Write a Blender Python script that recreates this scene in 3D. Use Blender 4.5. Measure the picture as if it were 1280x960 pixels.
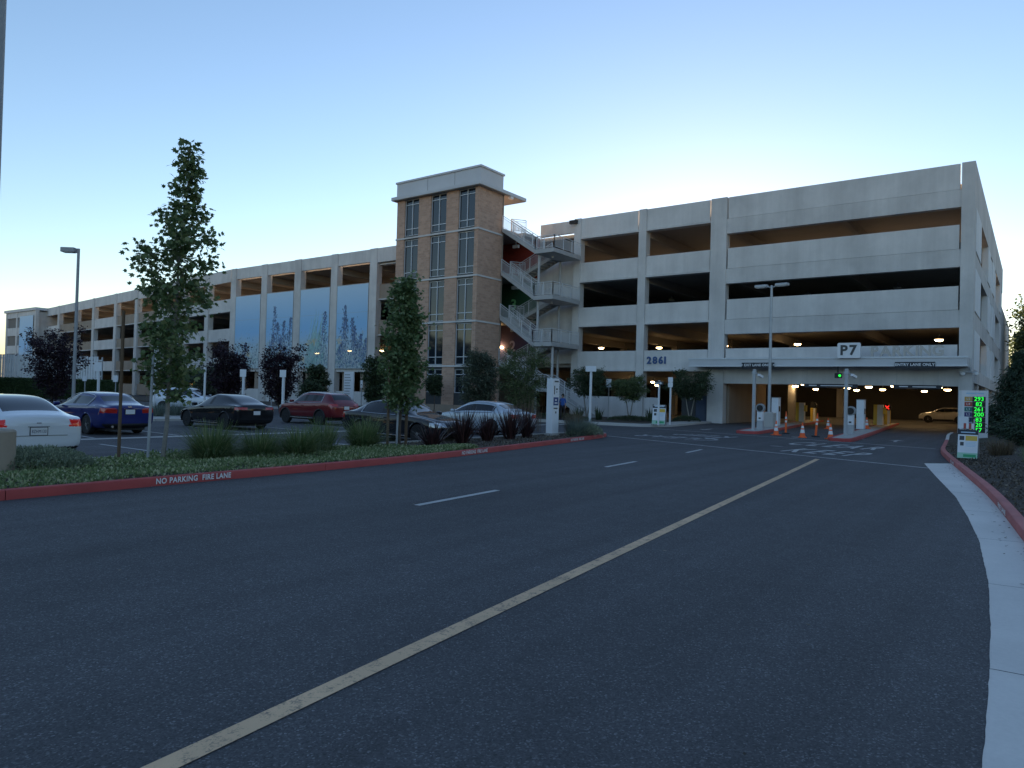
import bpy, bmesh, math, random
import numpy as np
from mathutils import Vector, Matrix
R = math.radians
scene = bpy.context.scene
for o in list(bpy.data.objects):
    bpy.data.objects.remove(o)
C = scene.collection

# ------------------------------------------------------------------ camera
def make_camera():
    yaw, pitch, roll = R(36.5), R(0.84), R(1.55)
    f = Vector((-math.sin(yaw)*math.cos(pitch), math.cos(yaw)*math.cos(pitch), math.sin(pitch)))
    r0 = Vector((math.cos(yaw), math.sin(yaw), 0)); u0 = r0.cross(f)
    r = math.cos(roll)*r0 + math.sin(roll)*u0
    u = r.cross(f)
    cam = bpy.data.cameras.new('camera'); co = bpy.data.objects.new('camera', cam); C.objects.link(co)
    m = Matrix((r, u, -f)).transposed().to_4x4(); m.translation = Vector((0, 0, 1.75))
    co.matrix_world = m
    cam.sensor_width = 36.0; cam.lens = 36.0*888/1280; cam.clip_start = 0.05; cam.clip_end = 6000
    scene.camera = co
make_camera()

# ------------------------------------------------------------------ light
SUN_EL, SUN_AZ = 5, -22.0            # degrees; azimuth measured from +Y towards +X
w = bpy.data.worlds.new('World'); scene.world = w; w.use_nodes = True
nt = w.node_tree; bg = nt.nodes['Background']
sky = nt.nodes.new('ShaderNodeTexSky'); sky.sky_type = 'NISHITA'; sky.sun_disc = False
sky.sun_elevation = R(SUN_EL); sky.sun_rotation = R(SUN_AZ)
sky.altitude = 0; sky.air_density = 1; sky.dust_density = 0.12; sky.ozone_density = 2.4
tint = nt.nodes.new('ShaderNodeMix'); tint.data_type = 'RGBA'; tint.blend_type = 'MULTIPLY'; tint.inputs['Factor'].default_value = 1.0; tint.inputs[7].default_value = (1.10, 0.94, 0.94, 1)
nt.links.new(sky.outputs[0], tint.inputs[6]); nt.links.new(tint.outputs[2], bg.inputs[0]); bg.inputs[1].default_value = 0.15
sl = bpy.data.lights.new('sun', 'SUN'); sl.energy = 5.0; sl.angle = R(0.5); sl.color = (1.0, 0.72, 0.45)
so = bpy.data.objects.new('sun', sl); C.objects.link(so)
sd = Vector((math.sin(R(SUN_AZ))*math.cos(R(SUN_EL)), math.cos(R(SUN_AZ))*math.cos(R(SUN_EL)), math.sin(R(SUN_EL))))
so.rotation_euler = sd.to_track_quat('Z', 'Y').to_euler(); so.location = sd*300
vs = scene.view_settings; vs.view_transform = 'Standard'; vs.look = 'None'; vs.gamma = 1.0; vs.exposure = 1.52
vs.use_curve_mapping = False

# ------------------------------------------------------------------ materials
MATS = {}
def principled(name):
    m = bpy.data.materials.new(name); m.use_nodes = True
    return m, m.node_tree, m.node_tree.nodes['Principled BSDF']
def N(nt, typ, **kw):
    n = nt.nodes.new(typ)
    for k, v in kw.items(): setattr(n, k, v)
    return n
def coords(nt, scale=(1, 1, 1), kind='geo'):
    if kind == 'geo': o = N(nt, 'ShaderNodeNewGeometry').outputs['Position']
    else: o = N(nt, 'ShaderNodeTexCoord').outputs['Object']
    mp = N(nt, 'ShaderNodeMapping'); mp.inputs['Scale'].default_value = scale
    nt.links.new(o, mp.inputs['Vector']); return mp.outputs[0]
def noise(nt, vec, scale, detail=4, rough=0.55):
    n = N(nt, 'ShaderNodeTexNoise'); n.inputs['Scale'].default_value = scale
    n.inputs['Detail'].default_value = detail; n.inputs['Roughness'].default_value = rough
    nt.links.new(vec, n.inputs['Vector']); return n.outputs['Fac']
def ramp(nt, fac, stops):
    r = N(nt, 'ShaderNodeValToRGB'); e = r.color_ramp.elements
    while len(e) < len(stops): e.new(0.5)
    for i, (p, c) in enumerate(stops):
        e[i].position = p; e[i].color = (c, c, c, 1) if isinstance(c, (int, float)) else (*c[:3], 1)
    nt.links.new(fac, r.inputs[0]); return r.outputs[0]
def mixc(nt, fac, a, b, mode='MIX'):
    n = N(nt, 'ShaderNodeMix', data_type='RGBA', blend_type=mode)
    for s, v in ((n.inputs['Factor'], fac), (n.inputs[6], a), (n.inputs[7], b)):
        if hasattr(v, 'links') or hasattr(v, 'is_linked'): nt.links.new(v, s)
        elif isinstance(v, (int, float)): s.default_value = v
        else: s.default_value = (*v[:3], 1)
    return n.outputs[2]
def bump(nt, b, h, strength=0.3, dist=0.02):
    n = N(nt, 'ShaderNodeBump'); n.inputs['Strength'].default_value = strength; n.inputs['Distance'].default_value = dist
    nt.links.new(h, n.inputs['Height']); nt.links.new(n.outputs[0], b.inputs['Normal'])

def M(name, col, rough=0.6, metal=0.0, var=0.0, vscale=3.0, bmp=0.0, bscale=60.0, ior=1.5, coat=0.0, coords_kind='geo', stretch=(1, 1, 1), spec=None, emit=None, estr=0.0, trans=0.0):
    if name in MATS: return MATS[name]
    m, nt, b = principled(name)
    b.inputs['Base Color'].default_value = (*col, 1); b.inputs['Roughness'].default_value = rough
    b.inputs['Metallic'].default_value = metal; b.inputs['IOR'].default_value = ior
    b.inputs['Coat Weight'].default_value = coat; b.inputs['Coat Roughness'].default_value = 0.03
    if spec is not None: b.inputs['Specular IOR Level'].default_value = spec
    if var or bmp: v = coords(nt, stretch, coords_kind)
    if var:
        f = noise(nt, v, vscale, 6, 0.6)
        f2 = ramp(nt, f, [(0.3, 1-var), (0.7, 1+var)])
        nt.links.new(mixc(nt, 1.0, col, f2, 'MULTIPLY'), b.inputs['Base Color'])
    if bmp: bump(nt, b, noise(nt, v, bscale, 3), bmp, 0.01)
    if emit: b.inputs['Emission Color'].default_value = (*emit, 1); b.inputs['Emission Strength'].default_value = estr
    MATS[name] = m; return m

def mat_concrete(name, col, streak=0.10, blotch=0.10):
    m, nt, b = principled(name); MATS[name] = m
    v = coords(nt)
    a = ramp(nt, noise(nt, v, 0.35, 6, 0.65), [(0.28, 1-blotch), (0.72, 1+blotch*0.6)])
    vs_ = coords(nt, (0.7, 0.7, 0.05))
    s = ramp(nt, noise(nt, vs_, 1.0, 5, 0.7), [(0.35, 1-streak), (0.62, 1.0)])
    fi = ramp(nt, noise(nt, v, 30, 3, 0.7), [(0.2, 0.93), (0.8, 1.05)])
    c = mixc(nt, 1.0, mixc(nt, 1.0, mixc(nt, 1.0, col, a, 'MULTIPLY'), s, 'MULTIPLY'), fi, 'MULTIPLY')
    nt.links.new(c, b.inputs['Base Color']); b.inputs['Roughness'].default_value = 0.85
    bump(nt, b, noise(nt, v, 45, 3), 0.15, 0.01)
    return m
mat_concrete('precast', (0.64, 0.62, 0.60), 0.16, 0.20)
mat_concrete('precast_panel', (0.68, 0.66, 0.64), 0.14, 0.17)
mat_concrete('precast_tan', (0.34, 0.27, 0.21), 0.12, 0.10)
mat_concrete('deck', (0.38, 0.35, 0.32), 0.05, 0.10)
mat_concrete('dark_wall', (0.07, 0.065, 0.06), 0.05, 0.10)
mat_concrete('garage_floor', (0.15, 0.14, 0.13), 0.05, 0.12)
mat_concrete('fin_white', (0.78, 0.79, 0.80), 0.10, 0.06)
mat_concrete('gutter', (0.68, 0.645, 0.60), 0.03, 0.12)
mat_concrete('walk', (0.45, 0.43, 0.40), 0.03, 0.12)
mat_concrete('pole_base', (0.36, 0.30, 0.23), 0.12, 0.12)
def mat_asphalt():
    m, nt, b = principled('asphalt'); MATS['asphalt'] = m
    v = coords(nt)
    vo = N(nt, 'ShaderNodeTexVoronoi'); vo.inputs['Scale'].default_value = 95; nt.links.new(v, vo.inputs['Vector'])
    sp = ramp(nt, vo.outputs['Color'], [(0.0, 0.45), (0.75, 1.0), (0.97, 2.3)])
    big = ramp(nt, noise(nt, v, 0.16, 5, 0.6), [(0.3, 0.86), (0.7, 1.14)])
    mid = ramp(nt, noise(nt, v, 2.4, 5, 0.7), [(0.3, 0.9), (0.7, 1.1)])
    tr = coords(nt, (1.6, 0.05, 1))
    trk = ramp(nt, noise(nt, tr, 1.0, 3, 0.5), [(0.35, 0.87), (0.65, 1.12)])
    c = mixc(nt, 1.0, (0.088, 0.088, 0.094), sp, 'MULTIPLY')
    for k in (big, mid, trk): c = mixc(nt, 1.0, c, k, 'MULTIPLY')
    nt.links.new(c, b.inputs['Base Color']); b.inputs['Roughness'].default_value = 0.82
    b.inputs['Specular IOR Level'].default_value = 0.35
    mp = N(nt, 'ShaderNodeMath', operation='MULTIPLY_ADD'); nt.links.new(vo.outputs['Distance'], mp.inputs[0]); mp.inputs[1].default_value = -0.6
    nt.links.new(noise(nt, v, 240, 2), mp.inputs[2])
    bump(nt, b, mp.outputs[0], 0.55, 0.006)
mat_asphalt()
def mat_paint(name, col, wear=0.5, under=(0.06, 0.06, 0.064)):
    m, nt, b = principled(name); MATS[name] = m
    v = coords(nt)
    vo = N(nt, 'ShaderNodeTexVoronoi'); vo.inputs['Scale'].default_value = 95; nt.links.new(v, vo.inputs['Vector'])
    n1 = noise(nt, v, 7, 6, 0.75)
    ad = N(nt, 'ShaderNodeMath', operation='MULTIPLY_ADD'); nt.links.new(vo.outputs['Color'], ad.inputs[0]); ad.inputs[1].default_value = 0.22; nt.links.new(n1, ad.inputs[2])
    f = ramp(nt, ad.outputs[0], [(max(0.0, wear-0.10), 1.0), (min(1.0, wear+0.12), 0.0)])
    dirt = ramp(nt, noise(nt, v, 1.3, 4), [(0.3, 0.8), (0.7, 1.08)])
    c = mixc(nt, f, mixc(nt, 1.0, col, dirt, 'MULTIPLY'), under)
    nt.links.new(c, b.inputs['Base Color']); b.inputs['Roughness'].default_value = 0.7
    bump(nt, b, vo.outputs['Distance'], 0.3, 0.004)
mat_paint('line_white', (0.50, 0.50, 0.49), 0.42)
mat_paint('line_faint', (0.42, 0.42, 0.42), 0.46)
mat_paint('line_yellow', (0.66, 0.44, 0.26), 0.47)
mat_paint('kerb_red', (0.42, 0.06, 0.055), 0.30, (0.20, 0.12, 0.11))
mat_paint('kerb_red_faded', (0.46, 0.13, 0.12), 0.37, (0.25, 0.17, 0.16))
def mat_brick():
    m, nt, b = principled('brick'); MATS['brick'] = m
    g = N(nt, 'ShaderNodeNewGeometry'); s = N(nt, 'ShaderNodeSeparateXYZ'); nt.links.new(g.outputs['Position'], s.inputs[0])
    ad = N(nt, 'ShaderNodeMath', operation='ADD'); nt.links.new(s.outputs[0], ad.inputs[0]); nt.links.new(s.outputs[1], ad.inputs[1])
    cb = N(nt, 'ShaderNodeCombineXYZ'); nt.links.new(ad.outputs[0], cb.inputs[0]); nt.links.new(s.outputs[2], cb.inputs[1])
    br = N(nt, 'ShaderNodeTexBrick'); nt.links.new(cb.outputs[0], br.inputs['Vector'])
    br.inputs['Scale'].default_value = 1.0; br.inputs['Brick Width'].default_value = 0.40; br.inputs['Row Height'].default_value = 0.20
    br.inputs['Mortar Size'].default_value = 0.010; br.inputs['Mortar Smooth'].default_value = 0.1
    br.inputs['Color1'].default_value = (0.54, 0.35, 0.255, 1); br.inputs['Color2'].default_value = (0.42, 0.265, 0.195, 1); br.inputs['Mortar'].default_value = (0.48, 0.37, 0.30, 1)
    fi = ramp(nt, noise(nt, cb.outputs[0], 14, 4), [(0.25, 0.85), (0.75, 1.12)])
    nt.links.new(mixc(nt, 1.0, br.outputs['Color'], fi, 'MULTIPLY'), b.inputs['Base Color'])
    b.inputs['Roughness'].default_value = 0.9
    bump(nt, b, br.outputs['Fac'], -0.4, 0.01)
mat_brick()
def mat_ground(name, c1, c2, scale, b_=0.6, bs=40):
    m, nt, b = principled(name); MATS[name] = m
    v = coords(nt)
    f = ramp(nt, noise(nt, v, scale, 8, 0.75), [(0.3, 0.0), (0.7, 1.0)])
    nt.links.new(mixc(nt, f, c1, c2), b.inputs['Base Color']); b.inputs['Roughness'].default_value = 0.95
    bump(nt, b, noise(nt, v, bs, 5, 0.7), b_, 0.05)
mat_ground('mulch', (0.035, 0.028, 0.022), (0.11, 0.09, 0.07), 14)
mat_ground('soil', (0.06, 0.055, 0.04), (0.12, 0.11, 0.07), 0.3)
mat_ground('gravel_bed', (0.10, 0.095, 0.09), (0.25, 0.24, 0.23), 22)
def mat_leaf(name, c1, c2, c3=None, rough=0.55, trans=0.35):
    m, nt, b = principled(name); MATS[name] = m
    g = N(nt, 'ShaderNodeNewGeometry')
    c = ramp(nt, g.outputs['Random Per Island'], [(0.0, c1), (0.6, c2), (1.0, c3 or c2)])
    nt.links.new(c, b.inputs['Base Color']); b.inputs['Roughness'].default_value = rough
    tb = N(nt, 'ShaderNodeBsdfTranslucent'); nt.links.new(c, tb.inputs['Color'])
    mx = N(nt, 'ShaderNodeMixShader'); mx.inputs[0].default_value = trans
    nt.links.new(b.outputs[0], mx.inputs[1]); nt.links.new(tb.outputs[0], mx.inputs[2])
    nt.links.new(mx.outputs[0], nt.nodes['Material Output'].inputs[0])
mat_leaf('leaf_maple', (0.065, 0.11, 0.04), (0.14, 0.205, 0.075), (0.26, 0.28, 0.12))
mat_leaf('leaf_young', (0.07, 0.12, 0.045), (0.14, 0.21, 0.08), (0.25, 0.29, 0.135))
mat_leaf('leaf_purple', (0.018, 0.010, 0.018), (0.035, 0.018, 0.028), (0.06, 0.03, 0.045))
mat_leaf('leaf_dark', (0.03, 0.05, 0.026), (0.06, 0.09, 0.04), (0.10, 0.135, 0.065))
mat_leaf('leaf_olive', (0.055, 0.075, 0.05), (0.105, 0.13, 0.085), (0.17, 0.19, 0.13))
mat_leaf('leaf_feather', (0.06, 0.095, 0.035), (0.115, 0.155, 0.06), (0.18, 0.21, 0.09))
mat_leaf('leaf_conifer', (0.028, 0.05, 0.032), (0.05, 0.085, 0.05), (0.09, 0.13, 0.07))
mat_leaf('leaf_cover', (0.10, 0.155, 0.055), (0.21, 0.28, 0.11), (0.52, 0.52, 0.32))
mat_leaf('leaf_sage', (0.15, 0.19, 0.12), (0.25, 0.30, 0.20), (0.38, 0.42, 0.29))
mat_leaf('blade_green', (0.075, 0.125, 0.04), (0.145, 0.21, 0.075), (0.32, 0.33, 0.16))
mat_leaf('blade_flax', (0.022, 0.011, 0.013), (0.05, 0.022, 0.022), (0.10, 0.045, 0.04), 0.4, 0.15)
mat_leaf('blade_grey', (0.09, 0.12, 0.10), (0.16, 0.20, 0.17), (0.27, 0.30, 0.24))
mat_leaf('blade_dry', (0.10, 0.075, 0.045), (0.18, 0.13, 0.08), (0.26, 0.20, 0.12))
mat_leaf('leaf_hedge', (0.025, 0.05, 0.018), (0.045, 0.085, 0.028), (0.08, 0.13, 0.045))
mat_leaf('chip', (0.04, 0.03, 0.022), (0.11, 0.085, 0.06), (0.26, 0.22, 0.17), 0.9, 0.0)
M('bark', (0.10, 0.075, 0.055), 0.9, var=0.3, vscale=9, bmp=0.6, bscale=40)
M('bark_pale', (0.24, 0.22, 0.19), 0.9, var=0.25, vscale=9, bmp=0.4, bscale=40)
M('stake_wood', (0.13, 0.085, 0.05), 0.9, var=0.25, vscale=14, stretch=(1, 1, .1))
M('galv', (0.42, 0.44, 0.46), 0.5, 0.3, var=0.08, vscale=4)
M('pole_grey', (0.30, 0.31, 0.32), 0.55, var=0.1, vscale=3)
M('white_paint', (0.72, 0.74, 0.76), 0.5, var=0.05, vscale=3)
M('rail_grey', (0.62, 0.63, 0.64), 0.55, var=0.05)
M('stair_steel', (0.40, 0.40, 0.40), 0.6, var=0.10, vscale=1.5)
M('metal_cap', (0.54, 0.55, 0.57), 0.55, var=0.06, vscale=0.6)
M('soffit', (0.36, 0.33, 0.30), 0.7)
M('alu', (0.55, 0.58, 0.62), 0.4, 0.2)
M('tower_glass', (0.012, 0.018, 0.028), 0.05, ior=1.7)
M('dark_glass', (0.01, 0.012, 0.015), 0.06, ior=1.6)
M('window_dark', (0.03, 0.032, 0.036), 0.3)
M('louver', (0.16, 0.15, 0.14), 0.7)
M('black', (0.012, 0.012, 0.013), 0.5)
M('rubber', (0.018, 0.018, 0.019), 0.85)
M('rim', (0.32, 0.33, 0.34), 0.35, 0.8)
M('rim_dark', (0.03, 0.03, 0.032), 0.4, 0.5)
M('chrome', (0.62, 0.63, 0.65), 0.2, 0.9)
M('sign_white', (0.75, 0.76, 0.78), 0.5, var=0.03)
M('sign_navy', (0.012, 0.018, 0.03), 0.5)
M('sign_blue', (0.02, 0.06, 0.20), 0.5)
M('sign_char', (0.05, 0.055, 0.06), 0.5)
M('letter_steel', (0.33, 0.33, 0.34), 0.35, 0.5)
M('letter_blue', (0.03, 0.09, 0.24), 0.5)
M('cone_orange', (0.90, 0.13, 0.02), 0.5)
M('cone_white', (0.75, 0.75, 0.75), 0.4)
M('gate_yellow', (0.80, 0.55, 0.07), 0.5)
M('door_blue', (0.05, 0.075, 0.13), 0.5)
M('wall_red', (0.28, 0.035, 0.02), 0.7, var=0.1)
M('wall_green', (0.03, 0.11, 0.05), 0.7)
M('wall_purple', (0.10, 0.07, 0.13), 0.7)
M('num_red', (0.35, 0.06, 0.03), 0.6); M('num_green', (0.25, 0.70, 0.30), 0.6); M('num_purple', (0.45, 0.40, 0.52), 0.6)
M('skin', (0.35, 0.20, 0.14), 0.6); M('shirt_blue', (0.03, 0.10, 0.35), 0.8); M('trousers', (0.02, 0.02, 0.025), 0.85); M('hair', (0.015, 0.011, 0.009), 0.7)
M('lamp_glow', (0.9, 0.8, 0.6), 0.5, emit=(1.0, 0.66, 0.30), estr=10.0)
M('lamp_off', (0.7, 0.7, 0.68), 0.4)
M('led_green', (0.02, 0.3, 0.05), 0.5, emit=(0.02, 1.0, 0.06), estr=0.5)
M('led_red', (0.3, 0.02, 0.02), 0.5, emit=(1.0, 0.03, 0.02), estr=0.6)
M('tail_red', (0.42, 0.015, 0.012), 0.15, coat=1.0)
M('tail_lit', (0.45, 0.012, 0.015), 0.15, coat=1.0, emit=(1.0, 0.06, 0.04), estr=0.03)
M('head_clear', (0.45, 0.47, 0.5), 0.12, 0.4, coat=1.0)
M('plate_white', (0.7, 0.7, 0.7), 0.5)
M('plate_ink', (0.03, 0.04, 0.09), 0.5)

# ------------------------------------------------------------------ mesh helpers
class MB:
    def __init__(s): s.v = []; s.f = []
    def add(s, vs, fs):
        n = len(s.v); s.v += [tuple(map(float, p)) for p in vs]; s.f += [tuple(i+n for i in f) for f in fs]; return s
    def box(s, x0, y0, z0, x1, y1, z1):
        x0, x1 = min(x0, x1), max(x0, x1); y0, y1 = min(y0, y1), max(y0, y1); z0, z1 = min(z0, z1), max(z0, z1)
        return s.add([(x0,y0,z0),(x1,y0,z0),(x1,y1,z0),(x0,y1,z0),(x0,y0,z1),(x1,y0,z1),(x1,y1,z1),(x0,y1,z1)],
                     [(0,3,2,1),(4,5,6,7),(0,1,5,4),(1,2,6,5),(2,3,7,6),(3,0,4,7)])
    def obox(s, c, size, rz=0.0, tilt=0.0):
        hx, hy, hz = [k/2 for k in size]; m = Matrix.Rotation(rz, 3, 'Z') @ Matrix.Rotation(tilt, 3, 'X')
        pts = [m @ Vector(p) + Vector(c) for p in ((-hx,-hy,-hz),(hx,-hy,-hz),(hx,hy,-hz),(-hx,hy,-hz),(-hx,-hy,hz),(hx,-hy,hz),(hx,hy,hz),(-hx,hy,hz))]
        return s.add(pts, [(0,3,2,1),(4,5,6,7),(0,1,5,4),(1,2,6,5),(2,3,7,6),(3,0,4,7)])
    def prism(s, poly, z0, z1):
        n = len(poly)
        a = sum(poly[i][0]*poly[(i+1)%n][1]-poly[(i+1)%n][0]*poly[i][1] for i in range(n))
        if a < 0: poly = poly[::-1]
        vs = [(p[0], p[1], z0) for p in poly]+[(p[0], p[1], z1) for p in poly]
        fs = [tuple(range(n-1, -1, -1)), tuple(range(n, 2*n))]+[(i, (i+1)%n, n+(i+1)%n, n+i) for i in range(n)]
        return s.add(vs, fs)
    def sheet(s, poly, z):
        n = len(poly)
        a = sum(poly[i][0]*poly[(i+1)%n][1]-poly[(i+1)%n][0]*poly[i][1] for i in range(n))
        if a < 0: poly = poly[::-1]
        return s.add([(p[0], p[1], z) for p in poly], [tuple(range(n))])
    def tube(s, pts, r, n=8, cap=True):
        pts = [Vector(p) for p in pts]; rs = r if isinstance(r, (list, tuple)) else [r]*len(pts)
        base = len(s.v); ref = None
        for i, p in enumerate(pts):
            d = (pts[min(i+1, len(pts)-1)]-pts[max(i-1, 0)]).normalized()
            if ref is None: ref = Vector((0, 0, 1)) if abs(d.z) < 0.9 else Vector((1, 0, 0))
            a = d.cross(ref).normalized(); b = d.cross(a).normalized()
            for k in range(n):
                t = 2*math.pi*k/n; q = p+rs[i]*(math.cos(t)*a+math.sin(t)*b); s.v.append(tuple(q))
        for i in range(len(pts)-1):
            for k in range(n):
                s.f.append((base+i*n+k, base+(i+1)*n+k, base+(i+1)*n+(k+1)%n, base+i*n+(k+1)%n))
        if cap:
            s.f.append(tuple(base+k for k in range(n))); m = base+(len(pts)-1)*n
            s.f.append(tuple(m+k for k in range(n-1, -1, -1)))
        return s
    def lathe(s, prof, c=(0, 0, 0), n=20, axis='Z'):
        base = len(s.v)
        for r, z in prof:
            for k in range(n):
                t = 2*math.pi*k/n
                if axis == 'Z': p = (c[0]+r*math.cos(t), c[1]+r*math.sin(t), c[2]+z)
                else: p = (c[0]+r*math.cos(t), c[1]+z, c[2]+r*math.sin(t))
                s.v.append(p)
        for i in range(len(prof)-1):
            for k in range(n):
                q = (base+i*n+k, base+i*n+(k+1)%n, base+(i+1)*n+(k+1)%n, base+(i+1)*n+k)
                s.f.append(q if axis == 'Z' else q[::-1])
        s.f.append(tuple(base+k for k in (range(n-1, -1, -1) if axis == 'Z' else range(n))))
        m = base+(len(prof)-1)*n
        s.f.append(tuple(m+k for k in (range(n) if axis == 'Z' else range(n-1, -1, -1))))
        return s
    def build(s, name, mat, parent=None, smooth=False, bevel=0.0):
        me = bpy.data.meshes.new(name); o = V0 = None
        off = org(parent)
        me.from_pydata([(a-off[0], b-off[1], c-off[2]) for a, b, c in s.v], [], s.f); me.update()
        if smooth:
            me.polygons.foreach_set('use_smooth', [True]*len(me.polygons))
            me.set_sharp_from_angle(angle=R(40))
        o = bpy.data.objects.new(name, me); C.objects.link(o); o.parent = parent
        me.materials.append(MATS[mat] if isinstance(mat, str) else mat)
        if bevel:
            bm = o.modifiers.new('bevel', 'BEVEL'); bm.width = bevel; bm.segments = 2; bm.limit_method = 'ANGLE'
        return o
def org(o):
    x = y = z = 0.0
    while o is not None:
        x += o.location.x; y += o.location.y; z += o.location.z; o = o.parent
    return (x, y, z)
def tag(o, label, cat, group=None):
    o['label'] = label; o['category'] = cat
    if group: o['group'] = group
    return o
def thing(name, label, cat, loc=(0, 0, 0), group=None):
    o = bpy.data.objects.new(name, None); C.objects.link(o); o.location = loc; o.empty_display_size = 0.2
    return tag(o, label, cat, group)
def struct(o): o['kind'] = 'structure'; return o
def stuff(o): o['kind'] = 'stuff'; return o
def copy_tree(o, parent=None):
    c = o.copy(); C.objects.link(c); c.parent = parent
    for ch in list(o.children): copy_tree(ch, c)
    return c
def link_mesh(name, me, mat, parent):
    o = bpy.data.objects.new(name, me); C.objects.link(o); o.parent = parent
    if mat: me.materials.append(MATS[mat] if isinstance(mat, str) else mat)
    return o
def text_mesh(body, size, extrude=0.0, offset=0.0, align='CENTER', space=1.0):
    cu = bpy.data.curves.new('txt', 'FONT'); cu.body = body; cu.size = size; cu.extrude = extrude; cu.offset = offset
    cu.align_x = align; cu.align_y = 'CENTER'; cu.space_character = space; cu.resolution_u = 3
    to = bpy.data.objects.new('txt', cu); C.objects.link(to)
    bpy.context.view_layer.update()
    me = bpy.data.meshes.new_from_object(to.evaluated_get(bpy.context.evaluated_depsgraph_get()))
    bpy.data.objects.remove(to); bpy.data.curves.remove(cu)
    return me
def text(name, body, size, mat, mtx, parent=None, extrude=0.0, offset=0.0, align='CENTER', space=1.0, sx=1.0):
    """mtx: 4x4 world matrix that maps text plane (x right, y up, z out)"""
    me = text_mesh(body, size, extrude, offset, align, space)
    off = Matrix.Translation(-Vector(org(parent)))
    me.transform(off @ mtx @ Matrix.Diagonal((sx, 1, 1, 1)))
    me.materials.clear()
    return link_mesh(name, me, mat, parent)
def facing(loc, rz=0.0, tilt=0.0):
    """text facing -Y (before rz), standing upright"""
    return Matrix.Translation(loc) @ Matrix.Rotation(rz, 4, 'Z') @ Matrix.Rotation(R(90)+tilt, 4, 'X')
def flat(loc, rz=0.0): return Matrix.Translation(loc) @ Matrix.Rotation(rz, 4, 'Z')
# ------------------------------------------------------------------ ground, roads, kerbs
rng = random.Random(7); npr = np.random.default_rng(11)
g = MB().sheet([(-3000, -3000), (3000, -3000), (3000, 3000), (-3000, 3000)], -0.06).build('ground', 'soil'); struct(g)
road = MB().sheet([(-230, -60), (80, -60), (80, 62), (-230, 62)], 0.0).build('road', 'asphalt'); struct(road)

def smooth_path(pts, it=3):
    pts = [Vector(p) for p in pts]
    for _ in range(it):
        q = [pts[0]]
        for a, b in zip(pts, pts[1:]): q += [a*0.75+b*0.25, a*0.25+b*0.75]
        q.append(pts[-1]); pts = q
    return pts
def resample(pts, step):
    out = [pts[0].copy()]; acc = 0.0
    for a, b in zip(pts, pts[1:]):
        L = (b-a).length; pos = step-acc
        while pos <= L:
            out.append(a+(b-a)*(pos/L)); pos += step
        acc = (acc+L) % step
    if (out[-1]-pts[-1]).length > step*0.3: out.append(pts[-1].copy())
    return out
def offset_pts(pts, d):
    out = []
    for i, p in enumerate(pts):
        t = (pts[min(i+1, len(pts)-1)]-pts[max(i-1, 0)]).normalized()
        out.append(p+Vector((-t.y, t.x))*d)
    return out
def kerb(name, pts, side, matf, width=0.15, height=0.15, per=6, smoothing=3, gap=0.006):
    """kerb of cast segments; side=+1: body to the left of the travel direction"""
    root = struct(bpy.data.objects.new(name, None)); C.objects.link(root)
    path = resample(smooth_path(pts, smoothing), 0.5)
    prof = [(0, -0.05), (0.0, height-0.03), (0.012, height-0.008), (0.035, height), (width, height), (width, -0.05)]
    i = 0
    while i < len(path)-1:
        j = min(i+per, len(path)-1)
        if len(path)-1-j < 2: j = len(path)-1
        seg = [p.copy() for p in path[i:j+1]]
        d0 = (seg[1]-seg[0]).normalized(); seg[0] = seg[0]+d0*gap
        d1 = (seg[-1]-seg[-2]).normalized(); seg[-1] = seg[-1]-d1*gap
        rings = [offset_pts(seg, side*o) for o, _ in prof]
        mb = MB(); n = len(prof)
        for k in range(len(seg)):
            mb.v += [(rings[q][k].x, rings[q][k].y, prof[q][1]) for q in range(n)]
        for k in range(len(seg)-1):
            for q in range(n-1):
                f = (k*n+q, (k+1)*n+q, (k+1)*n+q+1, k*n+q+1); mb.f.append(f[::-1] if side > 0 else f)
        e = tuple(range(n)); mb.f.append(e if side > 0 else e[::-1])
        e = tuple((len(seg)-1)*n+q for q in range(n)); mb.f.append(e[::-1] if side > 0 else e)
        mid = seg[len(seg)//2]
        mb.build('kerb_stone', matf(mid), root, smooth=True)
        i = j
    return root, path
LK = [(-12.0, -14), (-12.05, -4), (-12.12, 3.93), (-12.17, 5.24), (-12.25, 7.08), (-12.30, 8.78), (-12.36, 10.31), (-12.50, 12.35), (-12.76, 14.52), (-13.12, 17.0), (-13.75, 20.59), (-14.58, 25.24), (-15.02, 27.2), (-15.5, 28.25), (-16.2, 28.5), (-16.75, 27.9), (-16.85, 27.0)]
lk_root, lk_path = kerb('red_kerb', LK, 1, lambda p: 'kerb_red' if p.y < 27.6 and p.x > -15.3 else 'walk', smoothing=2)
kerb('planter_back_kerb', [(-16.85, 26.7), (-16.75, 22), (-16.45, 18), (-16.4, 8), (-16.4, -14)], 1, lambda p: 'walk')
bed = [tuple(p) for p in offset_pts(lk_path, 0.14)]+[(-16.70, 26.7), (-16.6, 22), (-16.3, 18), (-16.25, 8), (-16.25, -14)]
struct(MB().sheet(bed, 0.11).build('planter_bed', 'mulch'))
RK = [(0.62, -8), (0.58, 0), (0.47, 5), (0.28, 8), (-0.11, 11.35), (-0.67, 16.25), (-1.38, 20.84), (-2.35, 27.04), (-2.92, 31), (-3.16, 34.59), (-3.55, 40), (-3.82, 43.5), (-4.15, 47.5), (-4.3, 51.6)]
rk_root, rk_path = kerb('entry_kerb', RK, -1, lambda p: 'kerb_red_faded' if p.y < 38.5 else 'gutter', smoothing=2)
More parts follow.
